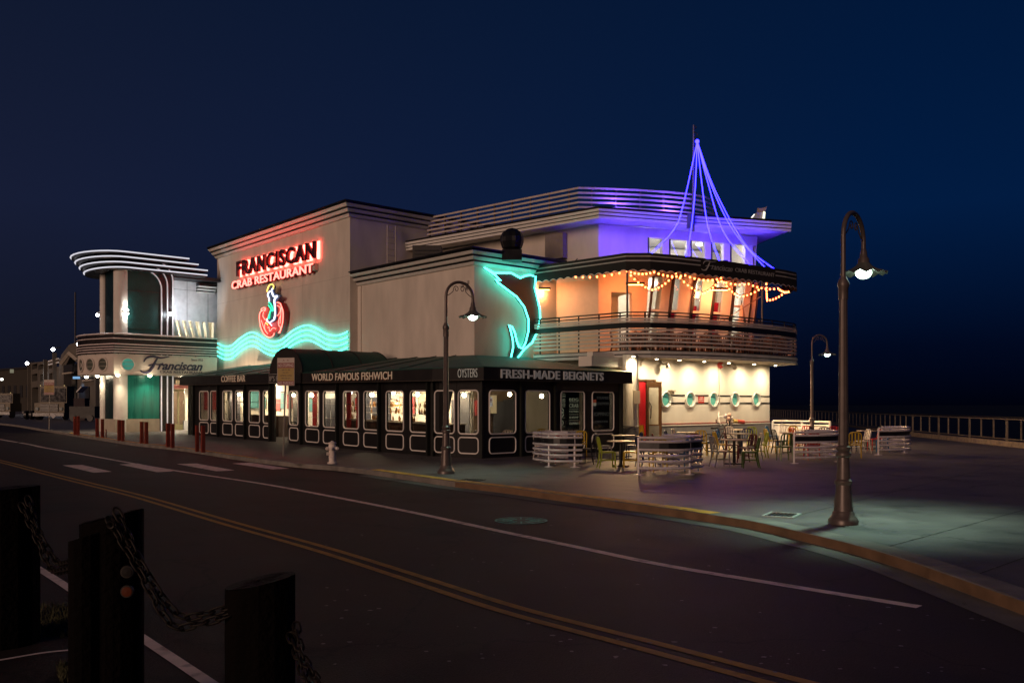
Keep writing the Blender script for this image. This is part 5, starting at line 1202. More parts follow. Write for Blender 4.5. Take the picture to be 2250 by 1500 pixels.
# recessed wall between tower and tall block
RW = Path([UV(54.6, 20.6), UV(54.6, 25.5)])
MB().wbox(RW, 0, RW.L, 7.0, 9.45, -.1, 0).build('wall', mat('pale_panel_wall', (.66, .66, .66), .6), TW, label='pale panelled wall beside the tower')
for px in (411, 457): s_ = RW.s(px); MB().wbox(RW, s_-.015, s_+.015, 7.0, 9.45, 0, .01).build('panel_joint', mat('joint_grey', (.3, .3, .3), .8), TW)
MB().wbox(RW, 0, RW.L, 8.9, 8.93, 0, .01).build('panel_joint', mat('joint_grey'), TW)
MB().wbox(RW, 0, RW.L, 4.7, 5.2, -.1, 0).build('wall', wcol, TW)
MB().wbox(RW, -.2, RW.L, 4.6, 9.4, -2.6, -2.5).build('inner_wall', cw, TW)
for px, ln in ((384, 0), (397, .45), (413, .5), (427, .5), (441, .5), (452, .35), (463, .3), (473, 0)):
    s_ = RW.s(px); mb = MB(); vs = []
    for z_, o in ((5.2, 0), (7.0, -ln*.9)):
        vs += [RW.P(s_-.10+o, z_, .02), RW.P(s_+.08+o, z_, .02), RW.P(s_+.08+o, z_, -.35), RW.P(s_-.10+o, z_, -.35)]
    mb.add(vs, [(0,3,2,1),(4,5,6,7),(0,1,5,4),(1,2,6,5),(2,3,7,6),(3,0,4,7)]); mb.build('mullion', warmw, TW)
MB().wbox(RW, 0, RW.L, 5.2, 7.0, -.5, -.47).build('window', pane, TW)
cornice(Path([RW.P(RW.s(431), 0, 0).xy, RW.P(RW.s(470), 0, 0).xy]), 8.75, 9.25, .5, TW)
point('gallery_light', RW.P(2.2, 6.6, -1.4), 260, (1, .80, .52), .2, TW)
# shop under the canopy
SH = Path([UV(55.2, 20.3), UV(55.2, 25.2)])
MB().wbox(SH, -.5, SH.L, .15, 3.5, -3.1, -3.0).build('shop_back_wall', mat('shop_wall', (.35, .22, .14), .8), TW)
spx = lambda a: SH.s(a)
door = MB().holed(SH, [(spx(379.5), .2), (spx(406), .2), (spx(406), 2.75), (spx(379.5), 2.75)], [[(spx(380.5), .55), (spx(390), .55), (spx(390), 2.6), (spx(380.5), 2.6)], [(spx(394), .55), (spx(405), .55), (spx(405), 2.6), (spx(394), 2.6)]], -.05, 0).build('shop_door', mat('bronze_grey', (.18, .16, .09), .4, .3), TW)
MB().wbox(SH, spx(380.5), spx(405), .55, 2.6, -.03, -.025).build('pane', pane, door)
MB().wbox(SH, spx(406.5), spx(411.5), .2, 2.95, -.1, .06).build('pilaster', wcol, TW)
MB().wbox(SH, spx(403), spx(425), .2, .78, -.1, .10).build('plinth', mat('plinth_grey', (.40, .40, .42), .7), TW)
MB().wbox(SH, spx(379), spx(426), 2.80, 3.02, -.05, .12).build('pink_band', mat('pink_band', (.5, .16, .15), .6), TW)
MB().wbox(SH, spx(379), spx(426), 3.05, 3.5, -.1, .02).build('header', mat('header_dark', (.05, .04, .035), .6), TW)
pl = MB().wbox(SH, spx(385.5), spx(418), 3.10, 3.30, .03, .05).build('small_sign', mat('yellow_sign', (.65, .5, .25), .5, em=(1, .75, .4), es=.25), TW)
text_on(SH, 'ELEVATOR', spx(389), spx(417), 3.13, 3.27, .051, .055, TW, blackp, 'words')
t = thing('mannequin', 'pale shirted mannequin standing in the small shop window by the entrance', 'mannequin', SH.P(spx(419.5), .8, -.4))
c_ = SH.P(spx(419.5), .8, -.4)
mb = MB(); mb.tube([c_+Vector((-.12, 0, 0)), c_+Vector((-.10, 0, .42)), c_+Vector((-.06, 0, .8))], [.06, .08, .10], 8); mb.tube([c_+Vector((.12, 0, 0)), c_+Vector((.10, 0, .42)), c_+Vector((.06, 0, .8))], [.06, .08, .10], 8)
mb.build('trousers', mat('khaki', (.45, .38, .22), .8), t, True)
mb = MB(); mb.tube([c_+Vector((0, 0, .76)), c_+Vector((0, 0, 1.0)), c_+Vector((0, 0, 1.28)), c_+Vector((0, 0, 1.36))], [.18, .17, .22, .09], 12); mb.tube([c_+Vector((-.2, 0, 1.28)), c_+Vector((-.27, -.04, 1.05))], [.08, .07], 8); mb.tube([c_+Vector((.2, 0, 1.28)), c_+Vector((.27, -.04, 1.05))], [.08, .07], 8)
mb.build('shirt', mat('shirt_cream', (.6, .55, .36), .8), t, True)
MB().sphere(c_+Vector((0, 0, 1.53)), .11, 10, 8, (.9, 1, 1.25)).build('head', mat('mannequin_skin', (.4, .28, .18), .5), t, True)
MB().lathe([(.14, 0), (.12, .04), (.09, .12), (.02, .14)], c_+Vector((0, 0, 1.60)), 10).build('hat', mat('hat_green', (.2, .22, .12), .8), t)
t = thing('shop_display', 'shelves of souvenirs behind the glass entrance door', 'shelves', SH.P(spx(390), .2, -1.5))
for i in range(6):
    MB().wbox(SH, spx(376), spx(402), .5+i*.42, .53+i*.42, -1.7, -1.4).build('shelf', mat('shelf_white', (.6, .55, .45), .5), t)
mb = MB()
for i in range(60): s_ = random.uniform(spx(376), spx(402)); z_ = .53+random.randint(0, 5)*.42; q = SH.P(s_, z_, -1.55); h_ = random.uniform(.1, .28); mb.box((q.x-.05, q.y-.05, z_), (q.x+.05, q.y+.05, z_+h_))
mb.build('goods', mat('goods_mix', (.4, .25, .15), .6, var=.9, vs=6), t)['kind'] = 'stuff'
point('shop_light', SH.P(spx(398), 2.7, -1.0), 260, (1, .82, .6), .2, TW)
t = thing('store_emblem', 'small round red sign with a white mark above the mannequin', 'sign', SH.P(spx(421), 2.2, 0))
MB().wbox(SH, spx(418.5), spx(423), 1.98, 2.28, -.02, .0).build('plate', mat('emblem_red', (.5, .03, .03), .5, em=(1, .1, .08), es=.2), t)
# lamps of the tower
def flood(q, label, e, col=(.86, .93, 1), r=.13, st_=110, li=True, dr=None):
    t = thing('flood_light', label, 'lamp', q); MB().sphere(q, r, 12, 8).build('lens', glow('cold_lens%d' % st_, col, st_), t, True); MB().box((q[0]-.08, q[1]+.05, q[2]+.1), (q[0]+.08, q[1]+.25, q[2]+.2)).build('bracket', steel, t)
    return t
q = TA.P(TA.s(216)-.10, TA.z(216, 692), .02); flood(q, 'cold white flood lamp on the left side column of the tower', 0, st_=90, r=.08)
spot('flood_beam', q+Vector((.0, -.2, 0)), TA.P(.5, 5.3, .1), 30, (.86, .93, 1), 140, .8)
q = TB.P(TB.s(373, .3), TB.z(373, 690, .3), .35); t = flood(q, 'cold white flood lamp between the tower tubes and the pale wall', 0, st_=70, r=.10)
spot('flood_beam', q+Vector((.3, 0, .0)), RW.P(RW.s(405), 8.6, 0), 330, (.82, .90, 1), 120, .9, parent=t)
c_ = TB.P(.55, 0, .08); z_ = TB.z(259, 685)
t = thing('column_sconce', 'up and down sconce burning white on the tower column', 'lamp', (c_.x, c_.y, z_))
MB().wbox(TB, .38, .68, z_-.03, z_+.09, .0, .22).build('body', white, t)
for dz, en in ((-.08, 55), (.14, 45)):
    MB().wbox(TB, .42, .64, z_+dz-.04, z_+dz+.02, .08, .20).build('lens', glow('sconce_lens', (1, .97, .9), 60), t)
    spot('sconce_beam', TB.P(.53, z_+dz*1.9, .14), TB.P(.55, z_+(6 if dz > 0 else -6), .02), en, (1, .96, .9), 100, 1.0, .04, t)
for i, (px, n_, e) in enumerate(((321, .0, 110), (251, 0, 90), (226, 0, 60), (201, 0, 45), (400, 0, 480), (447, 0, 380))):
    P_ = TB if px > 250 else TA
    q = TB.P(TB.s(px), 3.46, .6) if px > 250 else TA.P(TA.s(px), 3.46, .3)
    if px in (400, 447): q = Vector((*UV(53.8, 21.5 if px == 400 else 23.2), 3.46))
    t = thing('canopy_downlight', 'warm downlight under the entrance canopy, %s' % ['above the teal glass', 'at the corner column', 'second from the left end', 'at the left end', 'above the shop door', 'next to the pavilion'][i], 'downlight', q, 0, 'downlights under the entrance canopy')
    MB().lathe([(.10, .03), (.10, -.02), (.05, -.06)], q, 12).build('lens', glow('warm_lens', (1, .85, .6), 45), t)
    spot('canopy_beam', q-Vector((0, 0, .1)), (q.x, q.y, 0), e*1.5, (1, .82, .56), 130, .9, .05, t)
# canopy sign
SG2 = thing('entrance_sign', 'dark script Franciscan over CRAB RESTAURANT lettering on the entrance canopy', 'sign', CR.P(CR.s(380), 4, .05))
nvy = mat('navy_letters', (.03, .025, .06), .5)
def cz(px, py): return CR.z(px, py)
text_on(CR, 'ranciscan', CR.s(345), CR.s(445), cz(390, 813.5), cz(390, 795), .004, .03, SG2, nvy, split=True, shear=.4, bold=.03)
bigF(CR, CR.s(308), CR.s(372), cz(340, 819), cz(340, 782), .02, .055, SG2, nvy)
text_on(CR, 'CRAB RESTAURANT', CR.s(351), CR.s(445), cz(400, 820.5), cz(400, 815), .004, .025, SG2, nvy, split=True, bold=.01)
text_on(CR, 'Since 1952', CR.s(420), CR.s(445.5), cz(432, 793), cz(432, 788), .004, .02, SG2, nvy, 'words')
# ================================================================== SIDEWALK THINGS
def gp(px, py, dz=0): x, y = ground(px, py, dz); return Vector((x, y, dz+gz(x, y)))
rust = mat('rust_red_paint', (.20, .028, .012), .6, var=.3, vs=6)
for i, (px, yt, yb, w_, lab) in enumerate([(165, 915, 955, 7, 'leftmost of the red posts, beside its twin near the parking sign'), (172, 914, 956, 6, 'second red post from the left, touching its taller twin'), (213.5, 919, 960, 7, 'red post in front of the left tower column'), (225, 920.5, 961, 7, 'red post just left of the tower corner'), (262, 922, 968, 8, 'left post of the pair below the corner column'), (270, 922.5, 969, 7, 'right post of the pair below the corner column'), (311.5, 926, 974, 8, 'left post of the pair in front of the teal glass'), (321.5, 926.5, 975, 8, 'right post of the pair in front of the teal glass'), (369, 929.5, 982, 8.5, 'left post of the pair before the shop entrance'), (379, 930.5, 983.5, 8.5, 'right post of the pair before the shop entrance'), (433, 934, 992, 8, 'left red post at the end of the pavilion'), (446, 934.5, 993.5, 9, 'right red post at the end of the pavilion')]):
    q = gp(px, yb); h = (yb-yt)/F*q.y; w2 = w_/F*q.y/2
    t = thing('red_bollard', lab, 'bollard', q, 0, 'square rust red posts along the curb')
    M = Matrix.Translation(q) @ Matrix.Rotation(AN, 4, 'Z')
    MB().box((-w2*.8, -w2*.8, 0), (w2*.8, w2*.8, h-.02), M).build('shaft', rust, t); MB().box((-w2*.85, -w2*.85, h-.02), (w2*.85, w2*.85, h), M).build('cap', rust, t)
q = gp(233, 962); MB().tube([q, q+Vector((0, 0, .42))], .03, 6).build('small_stake', rust, label='short thin red stake right of the tower corner bollards', cat='post')
# parking signs
def parksign(px, yb, x0, x1, y0, y1, lab, ang):
    q = gp(px, yb); Z = q.y; t = thing('parking_sign', lab, 'sign', q)
    z1 = HC+(HY-y0)/F*Z; z0 = HC+(HY-y1)/F*Z; cxm = ((x0+x1)/2-CX)/F*Z; hw = (x1-x0)/F*Z/2/math.cos(ang)
    MB().tube([q, Vector((cxm, Z, z1))], .028, 6).build('pole', mat('pole_grey', (.22, .19, .16), .5, .3), t)
    P_ = Path([(cxm-hw*math.cos(ang), Z-.05+hw*math.sin(ang)*1), (cxm+hw*math.cos(ang), Z-.05-hw*math.sin(ang)*1)]); L = P_.L; H_ = z1-z0
    MB().wbox(P_, 0, L, z0, z1, 0, .006).build('plate', mat('sign_white', (.45, .37, .32), .5), t)
    MB().wbox(P_, .02*L, .98*L, z0+.17*H_, z0+.63*H_, .007, .009).build('yellow_field', mat('sign_yellow', (.32, .20, .025), .5), t)
    MB().wbox(P_, .02*L, .98*L, z0+.63*H_, z0+.82*H_, .007, .009).build('red_field', mat('sign_dark_red', (.20, .03, .025), .5), t)
    MB().wbox(P_, .02*L, .98*L, z0+.02*H_, z0+.17*H_, .007, .009).build('red_field', mat('sign_dark_red'), t)
    sw_ = mat('sign_text_white', (.55, .42, .38), .5)
    text_on(P_, 'NO STOPPING', .06*L, .94*L, z0+.67*H_, z0+.78*H_, .010, .012, t, sw_, 'words', bold=.02); text_on(P_, 'NO PARKING', .06*L, .94*L, z0+.05*H_, z0+.14*H_, .010, .012, t, sw_, 'words', bold=.02)
    for i_, (tx, a, b) in enumerate((('7AM TO 7PM', .25, .75), ('EXCEPT', .33, .67), ('COMMERCIAL LOADING', .15, .85), ('MON THRU SAT', .25, .75))):
        zb__ = z0+(.54-.10*i_)*H_; text_on(P_, tx, a*L, b*L, zb__, zb__+.045*H_, .010, .012, t, blackp, 'words')
    for a in (.38, .62): MB().plate(P_, [(a*L-.04, z0+.88*H_), (a*L+.0, z0+.94*H_), (a*L+.04, z0+.88*H_), (a*L, z0+.90*H_)], .007, .010).build('arrow', mat('sign_dark_red'), t)
parksign(622, 1003, 609, 649, 786, 847, 'yellow and red NO STOPPING sign on a thin pole before the rounded doorway canopy', math.radians(14))
parksign(108, 944, 97, 121, 834, 867, 'distant yellow and red parking sign on a pole at the far left', math.radians(6))
# hydrant
q = gp(730, 1018); hy = thing('fire_hydrant', 'white painted fire hydrant standing at the curb ramp', 'hydrant', q); hm = mat('hydrant_white', (.78, .68, .60), .55, var=.2, vs=14, bump=.3, bs=50)
MB().lathe([(.15, 0), (.15, .04), (.105, .05), (.105, .40), (.115, .42), (.13, .43), (.13, .46), (.115, .48)], q, 18).build('barrel', hm, hy, True)
MB().lathe([(.12, .48), (.115, .54), (.10, .60), (.13, .61), (.13, .635), (.06, .66), (.03, .69)], q, 18).build('bonnet', hm, hy, True)
for d_ in ((-.80, -.6), (.97, -.2), (.0, -1)):
    d = Vector((*d_, 0)).normalized(); MB().tube([q+Vector((0, 0, .46))+d*.08, q+Vector((0, 0, .46))+d*.18], .055, 10).build('outlet', hm, hy, True); MB().tube([q+Vector((0, 0, .46))+d*.18, q+Vector((0, 0, .46))+d*.21], .035, 6).build('outlet_nut', hm, hy)
d = Vector((-.9, -.42, 0)); MB().tube([q+Vector((0, 0, .30))+d*.09, q+Vector((0, 0, .30))+d*.17], .05, 10).build('outlet', hm, hy, True)
q = gp(667, 1018)
sh_ = MB().box((q.x-.35, q.y-.2, .0), (q.x+.35, q.y+.2, .006)).build('utility_cover', mat('cover_pale', (.2, .18, .16), .6), label='flat rectangular utility cover in the pavement left of the hydrant', cat='utility cover')
# wet floor sign
qx = PW.P(PW.s(1408), 0, .5); qx = Vector((qx.x, qx.y, 0)); q = gp(1409, 978+6)
t = thing('wet_floor_sign', 'yellow folding wet floor sign in front of the red door', 'floor sign', q); ym = mat('sign_bright_yellow', (.75, .38, .01), .5)
for sg in (-1, 1):
    mb = MB(); a = [(-.15, 0), (.15, 0), (.085, .95), (-.085, .95)]; mb.v = [q+Vector((x, sg*(.18-.16*z/.95)+k, z)) for k in (0, .02) for x, z in a]; mb.f = [(0, 1, 2, 3), (7, 6, 5, 4), (0, 4, 5, 1), (1, 5, 6, 2), (2, 6, 7, 3), (3, 7, 4, 0)]; pn = mb.build('panel', ym, t)
    if sg < 0:
        mb = MB(); mb.v = [q+Vector((x, -.18+.16*z/.95-.006, z)) for x, z in ((-.05, .55), (.05, .55), (0, .68))]; mb.f = [(0, 1, 2)]; mb.build('warning_mark', blackp, pn)
        for z0 in (.44, .36): mb = MB(); mb.v = [q+Vector((x, -.18+.16*z/.95-.006, z)) for x, z in ((-.08, z0), (.08, z0), (.08, z0+.04), (-.08, z0+.04))]; mb.f = [(0, 1, 2, 3)]; mb.build('print_line', blackp, pn)
# ---- curved barriers
barm = mat('barrier_white', (.66, .60, .60), .28, .15, var=.06)
def barrier(x0, y0, x1, y1, flip, depth, ret, label, feet):
    a = Vector((x0, y0, 0)); b = Vector((x1, y1, 0)); d = (b-a).normalized(); n = Vector((-d.y, d.x, 0))   # n points away from camera
    L = (b-a).length; t = thing('curved_barrier', label, 'barrier', ((a+b)/2), 0, 'white curved tube barriers round the terrace')
    R = depth/2; pts = []
    for i in range(7): f = i/6; pts.append(a+d*((L-R)*f)-n*(.38*math.sin(math.pi*f*.8)))
    c = a+d*(L-R)+n*R
    for i in range(1, 11): an = math.pi*i/10; pts.append(c+d*(R*math.sin(an))-n*(R*math.cos(an)))
    pts.append(pts[-1]-d*ret)
    if flip: pts = [a+b-q_-(n*0) for q_ in pts]; mn = n; pts = [q_-n*((q_-a).dot(n)*2) for q_ in pts]
    for i, z_ in enumerate((.175, .345, .49, .64, .85, .95)):
        MB().tube([p+Vector((0, 0, z_)) for p in pts], .034, 8).build('rail', barm, t, True)
    k = 7+5; mb = MB()
    for p in pts[:k]: mb.v += [p+Vector((0, 0, .665)), p+Vector((0, 0, .825))]
    for i in range(k-1): mb.f.append((2*i, 2*i+2, 2*i+3, 2*i+1))
    mb.build('black_band', dk, t)
    for f in feet:
        j = f if isinstance(f, int) else 0; p = pts[j]; MB().tube([p+n*.035, p+n*.035+Vector((0, 0, .95))], .03, 8).build('post', barm, t, True); MB().lathe([(.13, 0), (.13, .012), (.03, .03)], p+n*.035, 14).build('foot_plate', barm, t)
    return t
g_ = lambda px, py: ground(px, py)
a, b = g_(1156, 1022), g_(1279, 1026); barrier(a[0], a[1], b[0], b[1], True, 1.35, .12, 'white curved barrier nearest the dark pavilion, rounded at its left end', [1, 5])
a, b = g_(1404, 1043), g_(1562, 1040); barrier(a[0], a[1], b[0], b[1], False, 1.35, .12, 'frontmost white curved barrier, in the middle of the terrace', [0, 6])
a, b = g_(1747, 1018), g_(1850, 1012); barrier(a[0], a[1], b[0], b[1], False, .9, .12, 'white curved barrier partly hidden behind the nearest lamp post', [0, 6])
a, b = g_(1932, 999), g_(1998, 994); barrier(a[0], a[1], b[0], b[1], False, .8, .1, 'rightmost white curved barrier, beside the quay railing', [0, 7])
# low white rail wall behind the right tables
LW = Path([at(1698, 0, 44).xy, at(1763, 0, 43.6).xy, at(1825, 0, 42.2).xy])
t = thing('low_white_railing', 'low white solid railing running from the white wall behind the right hand tables', 'railing', LW.P(1.4, 0, 0))
MB().wbox(LW, 0, LW.L, .05, .74, -.03, 0).build('panel', white, t); MB().tube([LW.P(0, .98, 0), LW.P(LW.S[1], .97, 0), LW.P(LW.L, .95, 0)], .05, 8).build('top_rail', white, t)
MB().tube([LW.P(0, .80, 0), LW.P(LW.S[1], .79, 0), LW.P(LW.L, .78, 0)], .04, 8).build('second_rail', white, t)
for s_ in (0, LW.S[1], LW.L): MB().tube([LW.P(s_, 0, .04), LW.P(s_, .98, .04)], .06, 8).build('post', white, t)
# ---- chairs
def chair_proto(name, m, label, loc, rz):
    t = thing(name, label, 'chair', loc, rz, 'slat backed metal cafe chairs on the terrace'); local(t)
    # faces +x (back at -x)
    pr = rr(-.20, .20, -.19, .21, .05, 3); mb = MB(); mb.prism([(x, y) for x, y in pr], .43, .468); mb.build('seat', m, t, True)
    for y in (-.18, .18): MB().tube([(.19, y, .44), (.20, y*1.05, 0)], [.021, .016], 6).build('leg', m, t)
    for y in (-.185, .185): MB().tube([(-.18, y, .46), (-.20, y, .25), (-.26, y*1.05, 0)], [.021, .020, .016], 6).build('leg', m, t)
    bk = spline([(-.18, -.185, .45), (-.215, -.19, .62), (-.25, -.185, .78), (-.265, -.13, .855), (-.27, 0, .87), (-.265, .13, .855), (-.25, .185, .78), (-.215, .19, .62), (-.18, .185, .45)], 3)
    MB().tube(bk, .021, 6).build('back_frame', m, t, True)
    for y in (-.10, 0, .10): MB().box((-.014, y-.024, 0), (.0, y+.024, .35), Matrix.Translation((-.195, 0, .50)) @ Matrix.Rotation(-.21, 4, 'Y')).build('slat', m, t)
    MB().tube([(-.19, -.185, .52), (-.19, .185, .52)], .012, 5).build('cross_bar', m, t)
    for y in (-.18, .18): MB().tube([(.19, y, .22), (-.21, y, .22)], .010, 5).build('stretcher', m, t)
    return t
CC = {'lime': (.30, .36, .03), 'yellow': (.50, .33, .02), 'grey': (.28, .26, .25), 'white': (.62, .56, .50), 'navy': (.012, .02, .07), 'blue': (.01, .09, .22), 'black': (.012, .012, .014), 'red': (.40, .02, .015), 'maroon': (.10, .010, .012), 'green': (.05, .09, .015), 'silver': (.42, .39, .34)}
cm = {k_: mat('chair_%s' % k_, v, .33, .1, var=.08, vs=9) for k_, v in CC.items()}
R_ = math.radians
# (colour, px, foot y or None, Z, facing deg (0 = to the right of the picture, 90 = away), label)
chairs = [
 ('lime', 1334, 25.2, 5, 'lime green chair facing right at the frontmost left table'),
 ('yellow', 1386, 25.2, 176, 'yellow chair facing left at the frontmost left table'),
 ('grey', 1327, 28.8, 10, 'grey chair behind the lime green chair'),
 ('navy', 1392, 29.2, 185, 'navy chair facing left at the table before the red door'),
 ('black', 1293, 26.9, 150, 'black chair at the open end of the barrier nearest the pavilion'),
 ('red', 1233, 27.4, 92, 'red chair seen through the barrier nearest the pavilion'),
 ('white', 1192, 29.0, 20, 'white chair inside the barrier nearest the pavilion'),
 ('yellow', 1277, 30.6, 265, 'yellow chair just beyond the barrier nearest the pavilion'),
 ('white', 1207, 31.4, 280, 'white chair against the pavilion windows'),
 ('yellow', 1446, 23.9, 95, 'yellow chair with its back to the viewer behind the frontmost barrier'),
 ('blue', 1512, 24.2, 100, 'royal blue chair with its back to the viewer behind the frontmost barrier'),
 ('maroon', 1452, 27.9, 355, 'dark maroon chair left of the table behind the frontmost barrier'),
 ('navy', 1420, 25.6, 20, 'small navy chair by the left post of the frontmost barrier'),
 ('navy', 1478, 31.6, 340, 'navy chair standing near the blue grey wall base'),
 ('white', 1493, 33.2, 330, 'pale chair beside the navy chair at the blue grey wall base'),
 ('yellow', 1541, 31.2, 262, 'yellow chair facing the viewer behind the frontmost barrier'),
 ('maroon', 1526, 27.6, 262, 'dark red chair facing the viewer behind the frontmost barrier'),
 ('blue', 1559, 32.2, 200, 'bright blue chair before the bicycle'),
 ('grey', 1583, 25.6, 12, 'grey chair facing right at the table right of the frontmost barrier'),
 ('green', 1648, 25.2, 172, 'dark green chair facing left at the table right of the frontmost barrier'),
 ('silver', 1655, 28.4, 185, 'silver chair behind the dark green chair'),
 ('lime', 1669, 30.0, 178, 'lime chair at the right edge of the middle table group'),
 ('maroon', 1609, 29.6, 350, 'dark maroon chair at the middle table of the middle group'),
 ('maroon', 1640, 27.4, 200, 'maroon chair half hidden behind the table right of the frontmost barrier'),
 ('yellow', 1586, 30.0, 5, 'yellow chair left of the middle table'),
 ('white', 1606, 36.6, 275, 'white chair nearest the hose valves'),
 ('lime', 1654, 36.0, 265, 'bright lime chair against the blue grey wall base'),
 ('navy', 1641, 33.6, 250, 'navy chair before the bright lime chair'),
 ('blue', 1586, 34.8, 20, 'small blue chair by the bicycle wheel'),
 ('yellow', 1697, 33.2, 5, 'yellow chair at the left of the right hand table group'),
 ('black', 1714, 32.6, 10, 'black chair between the yellow and dark green chairs on the right'),
 ('green', 1724, 28.4, 92, 'dark green chair with its back to the viewer left of the third barrier'),
 ('blue', 1698, 38.5, 330, 'blue chair beside the corner of the white wall'),
 ('white', 1724, 41.0, 270, 'white chair against the low white railing'),
 ('yellow', 1745, 37.4, 262, 'ochre chair behind the third barrier'),
 ('red', 1770, 38.2, 240, 'red orange chair in front of the low white railing'),
 ('red', 1752, 35.0, 20, 'red chair tucked under the table behind the third barrier'),
 ('black', 1795, 37.4, 330, 'black chair left of its neighbour before the low white railing'),
 ('black', 1811, 35.6, 250, 'black chair right of its neighbour before the low white railing'),
 ('red', 1783, 28.9, 90, 'red chair seen through the rails of the third barrier'),
 ('white', 1818, 30.0, 100, 'white chair seen through the right part of the third barrier'),
 ('red', 1836, 37.0, 265, 'red chair just left of the nearest lamp post'),
 ('yellow', 1879, 29.8, 70, 'yellow chair just right of the nearest lamp post'),
 ('white', 1894, 32.8, 190, 'white chair behind the yellow chair on the far right'),
 ('navy', 1866, 33.8, 10, 'navy chair beside the nearest lamp post on its right'),
 ('red', 1922, 34.6, 185, 'red chair left of the rightmost barrier'),
 ('blue', 1938, 33.6, 160, 'blue chair behind the rightmost barrier'),
]
protos = {}
first = None
for c, px, Z, fc, lab in chairs:
    loc = ((px-CX)/F*Z, Z, 0); rz = R_(fc)
    if first is None: first = chair_proto('cafe_chair', cm[c], lab, loc, rz); protos[c] = first; continue
    if c not in protos: protos[c] = chair_proto('cafe_chair', cm[c], lab, loc, rz)
    else: copy_tree(protos[c], loc, rz, lab)
inside = [('white', 1110, 31.6, 250, 'pale chair added inside in place of a reflection in the first right hand window'), ('yellow', 1183, 33.0, 240, 'yellow chair added inside in place of a reflection in the second right hand window'), ('maroon', 1243, 34.2, 200, 'dark chair added inside behind the fish emblem menu board'), ('grey', 1030, 31.3, 200, 'grey chair added inside behind the oysters corner windows'), ('black', 645, 41.0, 90, 'black chair inside the rounded doorway')]  # chairs added behind the glass, standing in for chairs mirrored in the panes
for c, px, Z, fc, lab in inside: copy_tree(protos[c], ((px-CX)/F*Z, Z, gz((px-CX)/F*Z, Z)), R_(fc), lab)
# ---- tables
def table_proto(loc, label):
    t = thing('cafe_table', label, 'table', loc, 0, 'round cafe tables on the terrace'); local(t)
    MB().lathe([(.40, .72), (.405, .735), (.40, .75)], (0, 0, 0), 32).build('table_top', mat('table_top', (.34, .27, .19), .35), t, True)
    MB().lathe([(.045, .03), (.045, .72)], (0, 0, 0), 12).build('stem', mat('table_black', (.012, .011, .010), .5), t, True)
    for a in range(4): M = Matrix.Rotation(math.pi/2*a+.6, 4, 'Z'); MB().box((.03, -.03, .0), (.30, .03, .03), M).build('foot', mat('table_black'), t)
    MB().lathe([(.09, .025), (.05, .06)], (0, 0, 0), 12).build('hub', mat('table_black'), t)
    return t
tp_ = None
for px, Z, lab in ((1364, 25.7, 'round table between the lime green and yellow chairs'), (1370, 30.4, 'round table in front of the red door, behind another table'), (1476, 28.9, 'round table behind the frontmost barrier'), (1510, 33.7, 'round table close to the blue grey wall base'), (1613, 26.7, 'large round table on a thick black stem right of the frontmost barrier'), (1625, 32.2, 'round table in the middle of the middle group'), (1622, 37.2, 'round table farthest back below the hose valves'), (1738, 33.0, 'dark topped table beside the dark green chair'), (1792, 33.4, 'round table behind the third barrier'), (1905, 35.8, 'round table before the quay railing'), (1225, 28.8, 'round table inside the barrier nearest the pavilion'), (1770, 37.0, 'round table close to the low white railing')):
    loc = ((px-CX)/F*Z, Z, 0)
    if tp_ is None: tp_ = table_proto(loc, lab)
    else: copy_tree(tp_, loc, random.uniform(0, 1.5), lab)
# ---- balcony furniture: dark chairs and tables, copies of the terrace ones
wood = mat('deck_chair_wood', (.16, .06, .025), .5); drk2 = mat('deck_chair_dark', (.03, .015, .012), .5)
bp = chair_proto('deck_chair', wood, 'brown deck chair at the left end of the balcony', (0, 0, 3.93), 0); bp['group'] = 'deck chairs on the balcony'
pos = []
s_ = 4.2; i = 0
while s_ < BP.S[-3]:
    for n_ in (-.45, -1.15, -1.75):
        q = BP.P(s_, 3.93, n_)
        if (q.xy-C0).length < .8: continue
        pos.append((q, random.uniform(0, 360)))
    s_ += .62
    i += 1
for j, (q, a) in enumerate(pos):
    lab = 'brown deck chair on the balcony behind the slat railing'
    if j == 0: bp.location = q; bp['label'] = lab
    else: copy_tree(bp, q, R_(a), lab, swap=None)
t0 = table_proto(BP.P(5.0, 3.93, -.8), 'small table on the balcony behind the slat railing'); t0['group'] = 'small tables on the balcony'; t0.name = 'deck_table'
for s_ in (6.5, 8.0, 9.6, 11.2, 12.8, 14.2): copy_tree(t0, BP.P(s_, 3.93, -.8), 0, 'small table on the balcony behind the slat railing')
# ---- bicycle parked by the wall
bx0 = Vector(((1577-CX)/F*34.2, 34.2, 0)); t = thing('parked_bicycle', 'dark bicycle with upright handlebars parked behind the terrace chairs', 'bicycle', bx0, R_(35)); local(t)
def ringtube(c, r, R2, n=28): return [(c[0]+R2*math.cos(2*math.pi*i/n), c[1], c[2]+R2*math.sin(2*math.pi*i/n)) for i in range(n)]
for x in (-.5, .55):
    wh = MB().tube(ringtube((x, 0, .34), 0, .33), .018, 6, True).build('wheel', blackp, t)
    mb = MB()
    for a in range(8): an = math.pi*a/8; mb.tube([(x+.32*math.cos(an), 0, .34+.32*math.sin(an)), (x-.32*math.cos(an), 0, .34-.32*math.sin(an))], .003, 3)
    mb.build('spokes', steel, wh)
mb = MB(); fr = mat('frame_maroon', (.10, .03, .02), .3, .3)
for a, b in (((-.5, 0, .34), (-.05, 0, .30)), ((-.5, 0, .34), (-.2, 0, .78)), ((-.2, 0, .85), (-.05, 0, .30)), ((-.05, 0, .30), (.38, 0, .80)), ((-.19, 0, .76), (.38, 0, .86)), ((.38, 0, .95), (.55, 0, .34))): mb.tube([a, b], .018, 6)
mb.build('frame', fr, t)
